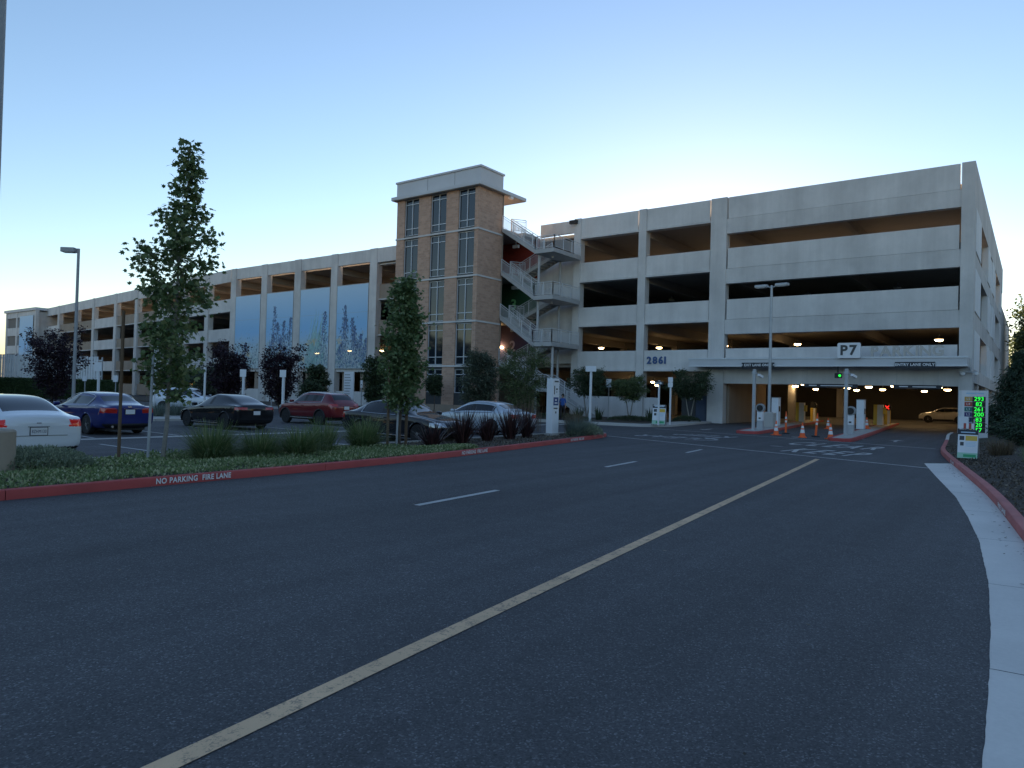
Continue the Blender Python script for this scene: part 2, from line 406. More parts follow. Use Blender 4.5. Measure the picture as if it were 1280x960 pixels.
# bed right of the road, rising gently away from the kerb
def right_bed():
    inner = offset_pts(rk_path, -0.14); mb = MB(); offs = [0, 0.6, 1.5, 3, 6, 12, 25, 60]; zz = [0.11, 0.16, 0.24, 0.34, 0.5, 0.7, 0.9, 1.0]
    n = len(offs)
    for p in inner:
        for o, z in zip(offs, zz): mb.v.append((p.x+o, p.y, z+0.06*math.sin(p.y*0.9+o*2.1)*min(1, o)))
    for k in range(len(inner)-1):
        for q in range(n-1): mb.f.append((k*n+q, k*n+q+1, (k+1)*n+q+1, (k+1)*n+q))
    b = mb.build('mulch_bed', 'mulch', smooth=True); struct(b)
right_bed()
struct(MB().prism([(-2.9, 51.8), (60, 51.8), (60, 140), (-2.9, 140)], -0.05, 0.09).build('side_ground', 'mulch'))

# concrete gutter slabs
GE = [(-2.72, 24.72), (-1.95, 20.2), (-1.25, 16.23), (-0.86, 13.4), (-0.59, 11.19), (-0.37, 8.6), (-0.28, 6.95), (-0.23, 5.67), (-0.2, 4.58), (-0.18, 3), (-0.16, -8)]
def gutter():
    root = struct(bpy.data.objects.new('gutter', None)); C.objects.link(root)
    ys = [25.3, 22.5, 19.75, 17.0, 14.2, 11.35, 8.51, 5.76, 3.0, 0.2, -2.6, -5.4, -8]
    def xe(y):
        for a, b in zip(GE, GE[1:]):
            if b[1] <= y <= a[1]:
                t = (a[1]-y)/(a[1]-b[1]); return a[0]+(b[0]-a[0])*t
        return GE[0][0]
    def xk(y):
        best = min(rk_path, key=lambda p: abs(p.y-y)); i = rk_path.index(best)
        q = rk_path[i+1] if (y > best.y and i+1 < len(rk_path)) else rk_path[max(0, i-1)]
        if abs(q.y-best.y) < 1e-6: return best.x
        return best.x+(q.x-best.x)*(y-best.y)/(q.y-best.y)
    for a, b in zip(ys, ys[1:]):
        n = 28; L = []; Rr = []
        for i in range(n+1):
            y = (a-0.006)+((b+0.006)-(a-0.006))*i/n
            if y > 24.72: L.append((-2.72+(y-24.72)*0.9, y))
            else: L.append((xe(y)+rng.uniform(-0.003, 0.003), y))
            Rr.append((xk(y)-0.002, y))
        m = MB(); zt = 0.008
        for (p, q) in zip(L, Rr):
            m.v += [(p[0], p[1], -0.05), (p[0], p[1], zt-0.003), (p[0]+0.015, p[1], zt), (q[0], q[1], zt+0.012)]
        for i in range(n):
            for q in range(3): m.f.append((i*4+q, (i+1)*4+q, (i+1)*4+q+1, i*4+q+1)[::-1])
        m.build('gutter_slab', 'gutter', root)
gutter()

def ribbon(mb, pts, wd, z=0.006):
    pts = [Vector(p) for p in pts]
    l = offset_pts(pts, wd/2); r = offset_pts(pts, -wd/2); n = len(mb.v)
    for a, b in zip(l, r): mb.v += [(a.x, a.y, z), (b.x, b.y, z)]
    for i in range(len(pts)-1): mb.f.append((n+2*i, n+2*i+1, n+2*i+3, n+2*i+2))
    return mb
def marking(name, pts, wd, mat, z=0.006): return struct(ribbon(MB(), pts, wd, z).build(name, mat))
marking('edge_line', [(-2.55, -4.5), (-5.45, 23.38)], 0.14, 'line_yellow')
for a, b in (((-7.66, 7.97), (-7.86, 10.27)), ((-8.63, 15.68), (-8.83, 17.74)), ((-9.18, 22.07), (-9.42, 23.98))):
    marking('lane_dash', [a, b], 0.12, 'line_white')
marking('stop_line', [(-15.5, 28.27), (-9.0, 25.55), (-2.15, 22.85)], 0.13, 'line_white')
marking('stop_line', [(-17.6, 37.75), (-10, 35.6), (-3.3, 33.5)], 0.13, 'line_white')
# stencilled words
a_ = -0.11
for body, x, y, rz, sx in (('KEEP', -5.98, 26.75, a_, 0.28), ('CLEAR', -6.62, 31.2, a_, 0.28), ('KEEP', -12.9, 33.3, math.pi+a_, 0.6), ('CLEAR', -13.1, 30.3, math.pi+a_, 0.6)):
    struct(text('road_lettering', body, 3.3 if rz < 1 else 2.1, 'line_white' if rz < 1 else 'line_faint', flat((x, y, 0.008), rz), None, 0, 0.05 if rz < 1 else 0.02, 'CENTER', 1.4 if rz < 1 else 1.12, sx))
def arrow(x, y, rz):
    p = [(-0.07, -1.1), (0.07, -1.1), (0.07, 0.3), (0.36, 0.3), (0, 1.0), (-0.36, 0.3), (-0.07, 0.3)]
    c, s = math.cos(rz), math.sin(rz)
    struct(MB().sheet([(x+c*a-s*b, y+s*a+c*b) for a, b in p], 0.008).build('lane_arrow', 'line_faint'))
arrow(-5.45, 38.6, 0.08); arrow(-15.6, 40.5, math.pi+0.1); arrow(-11.9, 31.8, math.pi)
# parking lot lines
marking('valley_gutter', [(-23.75, -12), (-23.7, 9.6), (-23.4, 40)], 0.55, 'walk', 0.005)
for y in (4.5, 7.4, 10.35, 13.1, 15.95, 18.8, 21.7, 24.6, 27.5, 30.4):
    marking('stall_line', [(-29.2, y+0.25), (-24.1, y-0.05)], 0.10, 'line_white', 0.008)
for y in (3.5, 6.4, 9.4, 12.3, 15.2, 18.1, 21.2, 24.2):
    marking('stall_line', [(-21.6, y), (-16.9, y)], 0.10, 'line_white', 0.008)
# small repair patches and tar specks
for x, y, sx_, sy_ in ((-8.2, 28.6, 0.35, 0.12), (-7.2, 38.8, 0.5, 0.3), (-9.6, 37.0, 0.35, 0.3)):
    poly = [(x+sx_*math.cos(t)*rng.uniform(.7, 1), y+sy_*math.sin(t)*rng.uniform(.7, 1)) for t in [i*math.pi/5 for i in range(10)]]
    struct(MB().sheet(poly, 0.005).build('road_patch', 'line_faint'))

# pavement and beds before the building
WK = [(-60, 35.5), (-40, 37.2), (-28, 38.3), (-22, 38.6), (-19.2, 39.2), (-18.2, 40.3), (-18.4, 43), (-19.2, 48), (-19.6, 51.7)]
wk_root, wk_path = kerb('walk_kerb', WK, 1, lambda p: 'walk', 0.16, 0.14, smoothing=2)
wi = offset_pts(wk_path, 0.158)
wo = offset_pts(wk_path, 1.5)
mbw = MB(); n = len(wi); step = 3
wroot = struct(bpy.data.objects.new('pavement', None)); C.objects.link(wroot)
for i in range(0, n-1, step):
    j = min(i+step, n-1)
    pl = [tuple(p) for p in wi[i:j+1]]+[tuple(p) for p in wo[i:j+1]][::-1]
    c0 = Vector((sum(p[0] for p in pl)/len(pl), sum(p[1] for p in pl)/len(pl)))
    pl = [tuple(c0+(Vector(p)-c0)*0.992) for p in pl]
    MB().prism(pl, -0.02, 0.135).build('paving_slab', 'walk', wroot)
bedp = [tuple(p) for p in wo[:-1]]+[(-20.2, 51.8), (-60, 51.8)]
struct(MB().prism(bedp, -0.03, 0.12).build('front_bed', 'mulch'))
struct(MB().prism([(-98, 36), (-60.2, 36), (-60.2, 51.7), (-98, 51.7)], -0.03, 0.10).build('side_bed', 'mulch'))

# entry islands with red kerbs
def island(tip, end, wd, labeltop):
    t = Vector(tip); e = Vector(end); d = (e-t).normalized(); nn = Vector((-d.y, d.x))
    pts = [e+nn*wd/2, t+nn*wd/2+d*0.7, t+nn*wd*0.32+d*0.12, t, t-nn*wd*0.32+d*0.12, t-nn*wd/2+d*0.7, e-nn*wd/2]
    root, path = kerb('island_kerb', pts, 1, lambda p: 'kerb_red', 0.15, 0.15, smoothing=2)
    struct(MB().sheet([tuple(p) for p in offset_pts(path, 0.145)], 0.135).build('island_top', 'walk'))
island((-12.35, 37.6), (-16.6, 70.0), 1.5, '')
island((-7.25, 35.0), (-10.3, 70.0), 1.25, '')

# ------------------------------------------------------------------ the parking garage
class Run:
    def __init__(s, P, d, nrm): s.P = Vector(P); s.d = Vector(d).normalized(); s.n = Vector(nrm).normalized()
    def pt(s, a, t): q = s.P+s.d*a+s.n*t; return (q.x, q.y)
    def box(s, mb, s0, s1, t0, t1, z0, z1):
        return mb.prism([s.pt(s0, t0), s.pt(s1, t0), s.pt(s1, t1), s.pt(s0, t1)], z0, z1)
GAR = thing('parking_garage', 'long grey concrete multi-storey parking garage with open decks and an entry canopy', 'parking garage', (-43.0, 52.0, 0.0))
FR = Run((0, 52), (1, 0), (0, 1))
TOP = 16.97
OPEN = [(1.80, 3.90), (5.56, 7.65), (9.30, 11.45), (13.15, 15.20)]
DECKZ = [0.02, 4.55, 8.35, 12.15, 15.85]
def part(name, mat, parent, fn, **kw):
    mb = MB(); fn(mb); return mb.build(name, mat, parent, **kw)
def spandrel_bay(run, s0, s1, matl, t0=0.12, slit=0.0, low_wall=True, ledge=True, base=0.12, levels=(0, 1, 2, 3)):
    zs = [(5.56, 3.90), (9.30, 7.65), (13.15, 11.45)]
    for k in levels:
        if k == 3: part('parapet', matl, GAR, lambda m: run.box(m, s0+0.01, s1-0.01-slit, t0, t0+0.25, 15.20+0.14, TOP))
        else:
            zt, zb = zs[k]
            part('spandrel', matl, GAR, lambda m: run.box(m, s0+0.01, s1-0.012-slit*0.6, t0, t0+0.25, zb+0.14, zt))
        zb = 15.20 if k == 3 else zs[k][1]
        if ledge: part('ledge', 'precast', GAR, lambda m: run.box(m, s0+0.005, s1-0.005, t0-0.10, t0+0.6, zb, zb+0.137))
    if low_wall: part('low_wall', matl, GAR, lambda m: run.box(m, s0+0.01, s1-0.01, t0+0.1, t0+0.35, 0.1, 1.80))
def column(run, s0, s1, mat='precast', t0=0.0, t1=0.75, top=TOP+0.02, base=0.0):
    part('column', mat, GAR, lambda m: run.box(m, s0, s1, t0, t1, base, top))
# front right: corner column, wide entry bay, two six-metre bays
column(FR, -3.97, -3.25, t1=1.2)
column(FR, -20.10, -18.88)
column(FR, -26.12, -25.46)
column(FR, -32.25, -31.60)
# wide bay: spandrels with beam below each, panel joint between
for zt, zj, zb in ((TOP, 15.34, 14.24), (13.13, 11.59, 10.48), (9.28, 7.78, 6.69), (5.61, 4.35, 3.0)):
    part('spandrel', 'precast_panel', GAR, lambda m: FR.box(m, -18.78, -4.06, 0.10, 0.36, zj+0.02, zt))
    part('edge_beam', 'precast', GAR, lambda m: FR.box(m, -18.88, -3.97, 0.075, 0.60, zb, zj))
spandrel_bay(FR, -25.46, -20.10, 'precast_panel', slit=0.10, low_wall=False)
spandrel_bay(FR, -31.60, -26.12, 'precast_panel', slit=0.10)
# ground level of the bay under the address: short wall, dark opening, blue doors
part('low_wall', 'precast_panel', GAR, lambda m: FR.box(m, -25.45, -24.2, 0.25, 0.5, 0.1, 1.80))
dr = part('door_panel', 'door_blue', GAR, lambda m: FR.box(m, -21.15, -20.12, 0.45, 0.53, 0.1, 2.05))
part('door_panel', 'sign_char', GAR, lambda m: FR.box(m, -22.3, -21.17, 0.45, 0.53, 0.1, 2.05))
part('door_wall', 'precast_tan', GAR, lambda m: FR.box(m, -22.35, -20.1, 0.56, 0.7, 0.1, 3.88))
for x in (-21.5, -20.75): part('door_notice', 'sign_white', GAR, lambda m: FR.box(m, x-0.12, x+0.12, 0.43, 0.446, 1.72, 1.88))
# stair bay behind the flights: recessed walls in the level colours
part('stair_wall', 'precast', GAR, lambda m: FR.box(m, -36.0, -32.26, 0.35, 0.6, 4.55, 13.6))
part('stair_wall', 'precast', GAR, lambda m: FR.box(m, -36.0, -32.26, 0.35, 0.6, 15.9, TOP))
for z0, z1, mt in ((12.2, 15.8, 'wall_red'), (8.4, 12.1, 'wall_green'), (4.6, 8.3, 'wall_purple')):
    part('level_wall', mt, GAR, lambda m: m.box(-45.3, 52.05, z0, -36.02, 52.3, z1-0.02))
for z in (4.55, 8.35, 12.15, 15.85):
    part('lobby_floor', 'deck', GAR, lambda m: m.box(-45.4, 47.86, z-0.28, -36.75, 52.04, z))
    part('lobby_floor', 'deck', GAR, lambda m: m.box(-36.74, 50.0, z-0.28, -36.0, 52.04, z))
part('stair_wall', 'precast_tan', GAR, lambda m: FR.box(m, -45.3, -36.02, 0.05, 0.3, 0.0, 4.25))
part('stair_wall', 'precast_tan', GAR, lambda m: m.box(-45.6, 47.85, 0.0, -45.42, 52.0, 16.9))
# recessed tan bays between tower and murals
column(FR, -57.92, -56.80)
spandrel_bay(FR, -56.80, -51.2, 'precast_tan', t0=0.45)
column(FR, -51.2, -50.5, 'precast_tan', 0.3)
spandrel_bay(FR, -50.5, -45.62, 'precast_tan', t0=0.45)
part('parapet', 'precast_panel', GAR, lambda m: FR.box(m, -56.80, -45.62, 0.05, 0.40, 15.45, TOP))
# mural bays
MC = [(-57.92, -56.80), (-64.31, -63.23), (-70.94, -69.77), (-77.53, -76.39), (-84.2, -83.05)]
for a, b in MC[1:]: column(FR, a, b)
MB_BAYS = [(MC[i+1][1], MC[i][0]) for i in range(4)]
for a, b in MB_BAYS:
    part('parapet', 'precast_panel', GAR, lambda m: FR.box(m, a+0.01, b-0.01, 0.10, 0.35, 15.6, TOP))
    part('mural_beam', 'precast', GAR, lambda m: FR.box(m, a+0.01, b-0.01, 0.2, 0.55, 3.75, 4.15))
    for zb, zt in ((11.45, 13.1), (7.65, 9.3), (4.16, 5.6)):
        part('spandrel', 'precast_tan', GAR, lambda m: FR.box(m, a+0.01, b-0.01, 0.55, 0.75, zb, zt))
    part('low_wall', 'precast_panel', GAR, lambda m: FR.box(m, a+0.01, b-0.01, 0.3, 0.55, 0.1, 1.6))
    for f in (0.22, 0.78):
        xm = a+(b-a)*f
        part('low_pier', 'precast_tan', GAR, lambda m: FR.box(m, xm-0.5, xm+0.5, 0.6, 0.8, 1.6, 3.75))
# angled wing
K = Vector((-83.7, 51.85)); E_ = Vector((-165.0, 60.6)); dW = (E_-K).normalized(); nW = Vector((-dW.y, dW.x))
if nW.y < 0: nW = -nW
WG = Run(K, dW, nW)
wc = [7.25, 14.9, 23.7, 32.8, 42.2, 53.3, 62.9, 73.9, 85.2]
prev = 0.6
for i, c in enumerate(wc):
    column(WG, c-0.55, c+0.55)
    tan = i in (3, 4, 6, 7)
    spandrel_bay(WG, prev, c-0.55, 'precast_panel' if not tan else 'precast_tan', t0=0.14 if not tan else 0.22, levels=(0, 1, 2))
    part('parapet', 'precast_panel', GAR, lambda m: WG.box(m, prev+0.01, c-0.56, 0.10, 0.35, 15.35, TOP))
    prev = c+0.55
# end block of the wing
EB = Run((-165.6, 58.6), (-1, 0), (0, 1))
for s0, s1 in ((-0.6, 0.3), (9.2, 9.9), (14.9, 15.6)): column(EB, s0, s1, t1=0.6)
for s0, s1 in ((0.3, 9.2), (9.9, 14.9)):
    for zb, zt in ((0, 1.8), (3.9, 5.6), (7.6, 9.3), (11.4, 13.1), (15.2, 16.4)):
        part('spandrel', 'precast_panel', GAR, lambda m: EB.box(m, s0+0.01, s1-0.01, 0.1, 0.35, zb, zt))
    for zb, zt in ((1.8, 3.9), (5.6, 7.6), (9.3, 11.4), (13.1, 15.2)):
        part('louver_panel', 'louver', GAR, lambda m: EB.box(m, s0+0.01, s1-0.01, 0.3, 0.45, zb, zt))
part('end_block_wall', 'precast', GAR, lambda m: m.box(-181.4, 59.0, 0, -165.6, 90, 16.2))
part('parapet_cap', 'metal_cap', GAR, lambda m: m.box(-181.8, 58.4, 16.42, -164.9, 90, 16.97))
# decks, beams, inner columns, far side
XL, XR, YB = -84.0, -3.5, 95.0
for z in DECKZ[1:]:
    part('deck', 'deck', GAR, lambda m: m.prism([(XR-0.2, 52.75), (XR-0.2, YB-0.7), (XL-10, YB-0.7), (-83.7, 52.75)], z-0.30, z))
    part('wing_deck', 'deck', GAR, lambda m: m.prism([WG.pt(0.2, 0.80), WG.pt(85, 0.80), WG.pt(85, 32), WG.pt(-3.0, 33)], z-0.303, z-0.003))
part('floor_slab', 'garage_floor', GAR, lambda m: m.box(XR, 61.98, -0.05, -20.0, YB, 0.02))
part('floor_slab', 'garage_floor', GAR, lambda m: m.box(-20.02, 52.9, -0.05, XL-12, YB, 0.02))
cols_x = [-18.9+(-0.6), -25.8, -31.9, -38.2, -44.5, -50.85, -57.4, -63.8, -70.4, -77.0, -83.6]
cols_x[0] = -19.5
for x in cols_x+[-11.4, -4.2]:
    for z in DECKZ[1:]:
        part('cross_beam', 'deck', GAR, lambda m: m.box(x-0.22, 52.76, z-1.02, x+0.22, YB-1.0, z-0.302))
    if x not in (-11.4,):
        part('inner_column', 'deck', GAR, lambda m: m.box(x-0.3, 72.6, 0.02, x+0.3, 73.2, 14.8))
for c in wc+[0.5]:
    for z in DECKZ[1:]:
        part('cross_beam', 'deck', GAR, lambda m: WG.box(m, c-0.22, c+0.22, 0.82, 31.5, z-1.02, z-0.306))
    part('inner_column', 'deck', GAR, lambda m: WG.box(m, c-0.3, c+0.3, 19.0, 19.6, 0.02, 14.8))
# far elevation (only the top deck lets the low sun through)
for zb, zt in ((11.3, 13.1), (15.3, TOP)):
    part('far_spandrel', 'precast', GAR, lambda m: m.box(XR, YB-0.35, zb, XL-10, YB-0.1, zt))
    part('far_spandrel', 'precast', GAR, lambda m: WG.box(m, -3, 85, 32.2, 32.5, zb, zt))
part('sun_block_wall', 'dark_wall', GAR, lambda m: m.box(XR, YB-0.34, 0.0, XL-10, YB-0.11, 11.29))  # unseen walls, added to keep low sun out of the lower levels
part('sun_block_wall', 'dark_wall', GAR, lambda m: WG.box(m, -3, 85, 32.21, 32.49, 0, 11.29))
for x in cols_x: part('far_column', 'precast', GAR, lambda m: m.box(x-0.4, YB-0.8, 0, x+0.4, YB-0.36, TOP-0.01))
# lower extension at the back right
part('rear_block', 'precast', GAR, lambda m: m.box(-3.3, 95.02, 0, -30, 121, 12.9))
# inner cross walls on the ground level keep the interior dark
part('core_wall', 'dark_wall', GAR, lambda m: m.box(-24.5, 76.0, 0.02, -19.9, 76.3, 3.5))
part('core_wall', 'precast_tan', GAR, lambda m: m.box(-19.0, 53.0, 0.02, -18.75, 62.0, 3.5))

# right elevation
SX = -3.25
def side(name, mat, y0, y1, z0, z1, d0=0.0, d1=0.45): return part(name, mat, GAR, lambda m: m.box(SX-d0, y0, z0, SX-d1, y1, z1))
side('side_parapet', 'precast', 53.2, 94.98, 14.35, TOP)
opens = [(58.4, 66.8), (80.8, 88.3)]
for zb, zt in ((11.6, 14.33), (7.8, 10.5), (4.1, 6.6)):
    prev = 53.2
    for a, b in opens+[(94.98, None)]:
        # solid panels between the openings, split at joints
        L = a-prev
        if L > 0.1:
            nsp = max(1, round(L/3.6))
            for q in range(nsp):
                ya = prev+L*q/nsp; yb = prev+L*(q+1)/nsp
                side('side_panel', 'fin_white', ya+0.01, yb-0.01, zb+0.002, zt-0.002, -0.02 if q % 2 == 0 else 0.05, 0.4)
        if b: prev = b
for zb, zt in ((10.5, 11.6), (6.6, 7.8), (3.25, 4.1)):
    side('side_beam', 'precast', 53.2, 94.98, zb, zt, 0.03 if zb > 4 else -0.06)
for a, b in opens:
    for zb, zt in ((11.6, 14.33), (7.8, 10.5), (4.1, 6.6)):
        for q in range(1):
            side('side_reveal', 'precast_tan', a+0.01, b-0.01, zb, zb+1.05, 0.42, 0.6)
for y in (53.0, 57.2, 67.2, 69.4, 78.6, 80.4, 89.5, 94.7):
    side('side_pilaster', 'precast', y, y+0.9, 0.05, 3.24, 0.0, 0.5)
side('side_low_wall', 'precast', 53.9, 94.7, 0.05, 1.0, 0.1, 0.35)
for y0, y1 in ((58.2, 67.1), (70.4, 78.5), (81.4, 89.4)): side('side_screen', 'louver', y0, y1, 1.0, 3.2, 0.5, 0.6)
side('corner_panel', 'white_paint', 51.93, 51.99, 0.0, 2.75, 0.02, 0.68)

# entrance canopy
def canopy(mb):
    mb.box(-21.0, 50.6, 4.22, -3.42, 51.99, 4.78)
part('canopy_fascia', 'metal_cap', GAR, canopy, bevel=0.02)
part('canopy_lip', 'alu', GAR, lambda m: m.box(-21.05, 50.55, 4.70, -3.37, 50.62, 4.82))
part('canopy_lip', 'alu', GAR, lambda m: m.box(-21.05, 50.55, 4.18, -3.37, 50.62, 4.28))
# parapet junction boxes
part('junction_box', 'black', GAR, lambda m: m.box(-32.6, 51.7, 16.55, -31.9, 52.0, 16.85))

# murals: printed mesh panels
def mural_mat():
    m, nt, b = principled('mural_print'); MATS['mural_print'] = m
    at = N(nt, 'ShaderNodeAttribute'); at.attribute_name = 'print'
    nt.links.new(at.outputs['Color'], b.inputs['Base Color']); b.inputs['Roughness'].default_value = 0.55
    tr = N(nt, 'ShaderNodeBsdfTransparent'); mx = N(nt, 'ShaderNodeMixShader'); mx.inputs[0].default_value = 0.07
    nt.links.new(b.outputs[0], mx.inputs[1]); nt.links.new(tr.outputs[0], mx.inputs[2]); nt.links.new(mx.outputs[0], nt.nodes['Material Output'].inputs[0])
mural_mat()
def mural(name, label, run, s0, s1, z0, z1, spires, warm, seed, leafy=()):
    rg = np.random.default_rng(seed); nx, nz = 110, 190
    W, H = s1-s0, z1-z0
    u, v = np.meshgrid((np.arange(nx)+0.5)/nx, (np.arange(nz)+0.5)/nz)
    top = np.array([0.52, 0.71, 0.88]); mid = np.array([0.30, 0.58, 0.90]); low = np.array([0.50, 0.64, 0.68])  # printed sky tones, brightened to stand in for reflected sky
    t = v[..., None]
    col = np.where(t > 0.55, mid+(top-mid)*((t-0.55)/0.45), low+(mid-low)*np.clip((t-0.18)/0.32, 0, 1))
    def blur_noise(k):
        a = rg.random((k*2, k)); yy = v*(k*2-1); xx = u*(k-1); i = yy.astype(int).clip(0, k*2-2); j = xx.astype(int).clip(0, k-2); fy = yy-i; fx = xx-j
        return (a[i, j]*(1-fy)*(1-fx)+a[i+1, j]*fy*(1-fx)+a[i, j+1]*(1-fy)*fx+a[i+1, j+1]*fy*fx)
    n1 = blur_noise(8); n2 = blur_noise(26)
    haze = (np.clip(0.42-v+0.25*(n1-0.5), 0, 0.4)/0.4)[..., None]
    col = col*(1-haze*0.6)+np.array([0.55, 0.64, 0.64])*haze*0.6
    col += ((n2-0.5)*0.18)[..., None]*haze
    def stamp(x, y, rx, ry, c, al=1.0):
        m_ = (((u-x)*W/rx)**2+((v-y)*H/ry)**2) < 1
        col[m_] = col[m_]*(1-al)+np.array(c)*al
    for x, hgt, wd in leafy:          # broad leaf sheaf
        for k in range(26):
            xx = x+rg.normal(0, wd*0.5); hh = hgt*rg.uniform(0.5, 1)
            for q in range(26):
                f = q/26; stamp(xx+wd*0.5*f*f*rg.choice([1.0, 1.2]), hh*f, 0.10*(1-f)+0.03, 0.25, np.array([0.30, 0.50, 0.48])*rg.uniform(0.6, 1.5), 0.45)
    for x, hgt in spires:
        n = 260
        for k in range(n):
            f = rg.random()**0.8; y = hgt*f
            xx = x+0.03*math.sin(f*6+x*9)+rg.normal(0, 0.095*(1-f)+0.02)
            c = np.array([0.07, 0.12, 0.22])*rg.uniform(0.6, 2.2)
            if rg.random() < 0.3*(1-f): c = np.array([0.42, 0.52, 0.60])
            stamp(xx, y, rg.uniform(0.04, 0.10), rg.uniform(0.05, 0.14), c, 0.85)
    for k in range(620):
        y = abs(rg.normal(0, 0.17)); c = np.array([[0.10, 0.20, 0.30], [0.40, 0.50, 0.52], [0.20, 0.32, 0.28], [0.46, 0.50, 0.56]][rg.integers(4)])
        stamp(rg.random(), y, rg.uniform(0.03, 0.10), rg.uniform(0.04, 0.16), c, 0.55)
    for x, y in warm:
        for k in range(14): stamp(x+rg.normal(0, 0.05), y+rg.normal(0, 0.022), 0.14, 0.12, (0.66, 0.52, 0.28), 0.4)
    col = np.clip(col, 0.02, 0.88)
    vs_ = []; 
    for j in range(nz+1):
        for i in range(nx+1):
            p = run.pt(s0+W*i/nx, 0.0); vs_.append((p[0], p[1], z0+H*j/nz))
    fs = [(j*(nx+1)+i, j*(nx+1)+i+1, (j+1)*(nx+1)+i+1, (j+1)*(nx+1)+i) for j in range(nz) for i in range(nx)]
    root = thing(name, label, 'mural', (*run.pt((s0+s1)/2, 0.0), z0), 'printed flower murals on the garage')
    mb = MB(); mb.v = vs_; mb.f = fs
    o = mb.build('printed_mesh', 'mural_print', root)
    at = o.data.attributes.new('print', 'FLOAT_COLOR', 'CORNER')
    arr = np.ones((nz*nx, 4, 4), np.float32); arr[..., :3] = col.reshape(-1, 1, 3)
    at.data.foreach_set('color', arr.ravel())
    fm = MB()
    for a, b, c, d in ((s0-0.04, s1+0.04, z0-0.06, z0), (s0-0.04, s1+0.04, z1, z1+0.06)): run.box(fm, a, b, -0.02, 0.05, c, d)
    for a, b in ((s0-0.06, s0), (s1, s1+0.06)): run.box(fm, a, b, -0.02, 0.05, z0, z1)
    for zz_ in (z0+H/3, z0+2*H/3): run.box(fm, s0, s1, -0.012, -0.004, zz_-0.008, zz_+0.008)
    fm.build('mural_frame', 'galv', root)
mz0, mz1 = 4.15, 13.3
sp = [('printed mural of pale blue sky with a low band of sparse yellow flowers', [(0.08, 0.22), (0.45, 0.34)], [(0.55, 0.19), (0.35, 0.12), (0.2, 0.1)], []),
      ('printed mural of loose dark leafy flower stems beside a pale vertical streak', [(0.3, 0.82), (0.45, 0.6), (0.7, 0.62), (0.9, 0.66), (0.25, 0.45), (0.6, 0.4)], [(0.5, 0.2)], []),
      ('printed mural of one large grey-green leaf sheaf bending to the left', [(0.85, 0.7)], [(0.3, 0.3), (0.5, 0.34), (0.15, 0.12)], [(0.55, 0.75, 0.28), (0.45, 0.5, 0.3)]),
      ('printed mural of two tall dark flower spires over thick undergrowth', [(0.25, 0.76), (0.55, 0.6), (0.3, 0.6), (0.62, 0.5), (0.8, 0.4), (0.95, 0.35), (0.15, 0.3)], [(0.1, 0.33)], [])]
for (a, b), (lab, spi, wm, lf) in zip(MB_BAYS[::-1], sp):
    mural('mural', lab, FR, a+0.12, b-0.12, mz0, mz1, spi, wm, int(abs(a)*10), lf)
EBr = Run((-173.0, 58.45), (1, 0), (0, 1))
mural('mural', 'small narrow printed mural of curved dark stems on the far end block', EBr, 0.0, 7.0, 2.2, 15.4, [(0.45, 0.6), (0.7, 0.55), (0.4, 0.4), (0.6, 0.3)], [], 5)
# ------------------------------------------------------------------ stair tower
TW = thing('stair_tower', 'brown brick stair tower with three tall window bays and a flat grey cap', 'tower', (-41.5, 46.2, 0.0))
tx0, tx1, ty0, ty1 = -46.3, -36.85, 44.6, 47.8
wins = [(-45.36, -43.62), (-42.2, -40.4), (-39.05, -37.26)]
rows = [(1.75, 3.72, (3.28,)), (4.1, 7.54, (7.02, 4.75)), (7.79, 11.25, (10.73, 8.4)), (11.64, 15.14, (14.57, 12.23)), (15.49, 18.7, (18.25, 16.1))]
xs = [tx0]+[q for p in wins for q in p]+[tx1]
for i in range(0, len(xs), 2):
    part('brick_pier', 'brick', TW, lambda m: m.box(xs[i], ty0, 0.05, xs[i+1], ty0+0.4, 18.72))
for a, b in wins:
    zz = [0.05]+[q for r_ in rows for q in r_[:2]]+[18.72]
    for i in range(0, len(zz)-1, 2):
        if zz[i+1]-zz[i] > 0.06: part('window_apron', 'sign_char', TW, lambda m: m.box(a, ty0+0.05, zz[i], b, ty0+0.4, zz[i+1]))
    for z0, z1, trs in rows:
        mb = MB(); fw = 0.055; yf, yb = ty0+0.12, ty0+0.24
        mb.box(a, yf, z0, a+fw, yb, z1); mb.box(b-fw, yf, z0, b, yb, z1)
        mb.box(a+fw, yf, z0, b-fw, yb, z0+fw); mb.box(a+fw, yf, z1-fw, b-fw, yb, z1)
        mx = (a+b)/2; mb.box(mx-0.03, yf-0.01, z0+fw, mx+0.03, yb-0.01, z1-fw)
        for t in trs:
            mb.box(a+fw, yf+0.004, t-0.03, mx-0.03, yb-0.005, t+0.03); mb.box(mx+0.03, yf+0.004, t-0.03, b-fw, yb-0.005, t+0.03)
        wf = mb.build('window', 'alu', TW)
        cuts = sorted([z0+fw, z1-fw]+list(trs))
        for c0, c1 in zip(cuts, cuts[1:]):
            for p0, p1 in ((a+fw, mx-0.03), (mx+0.03, b-fw)):
                ty = rng.uniform(-0.004, 0.004)
                m2 = MB().add([(p0, yf+0.07+ty, c0), (p1, yf+0.07-ty, c0), (p1, yf+0.07-ty*0.4, c1), (p0, yf+0.07+ty*0.7, c1)], [(0, 1, 2, 3)])
                m2.build('pane', 'tower_glass', wf)
part('brick_side', 'brick', TW, lambda m: m.box(tx1-0.4, ty0+0.402, 0.05, tx1, ty1, 18.72))
part('brick_side', 'brick', TW, lambda m: m.box(tx0, ty0+0.402, 0.05, tx0+0.4, ty1, 18.72))
part('corner_flashing', 'precast_tan', TW, lambda m: m.box(tx1-0.02, ty1+0.002, 0.05, tx1+0.05, ty1+0.12, 18.7))
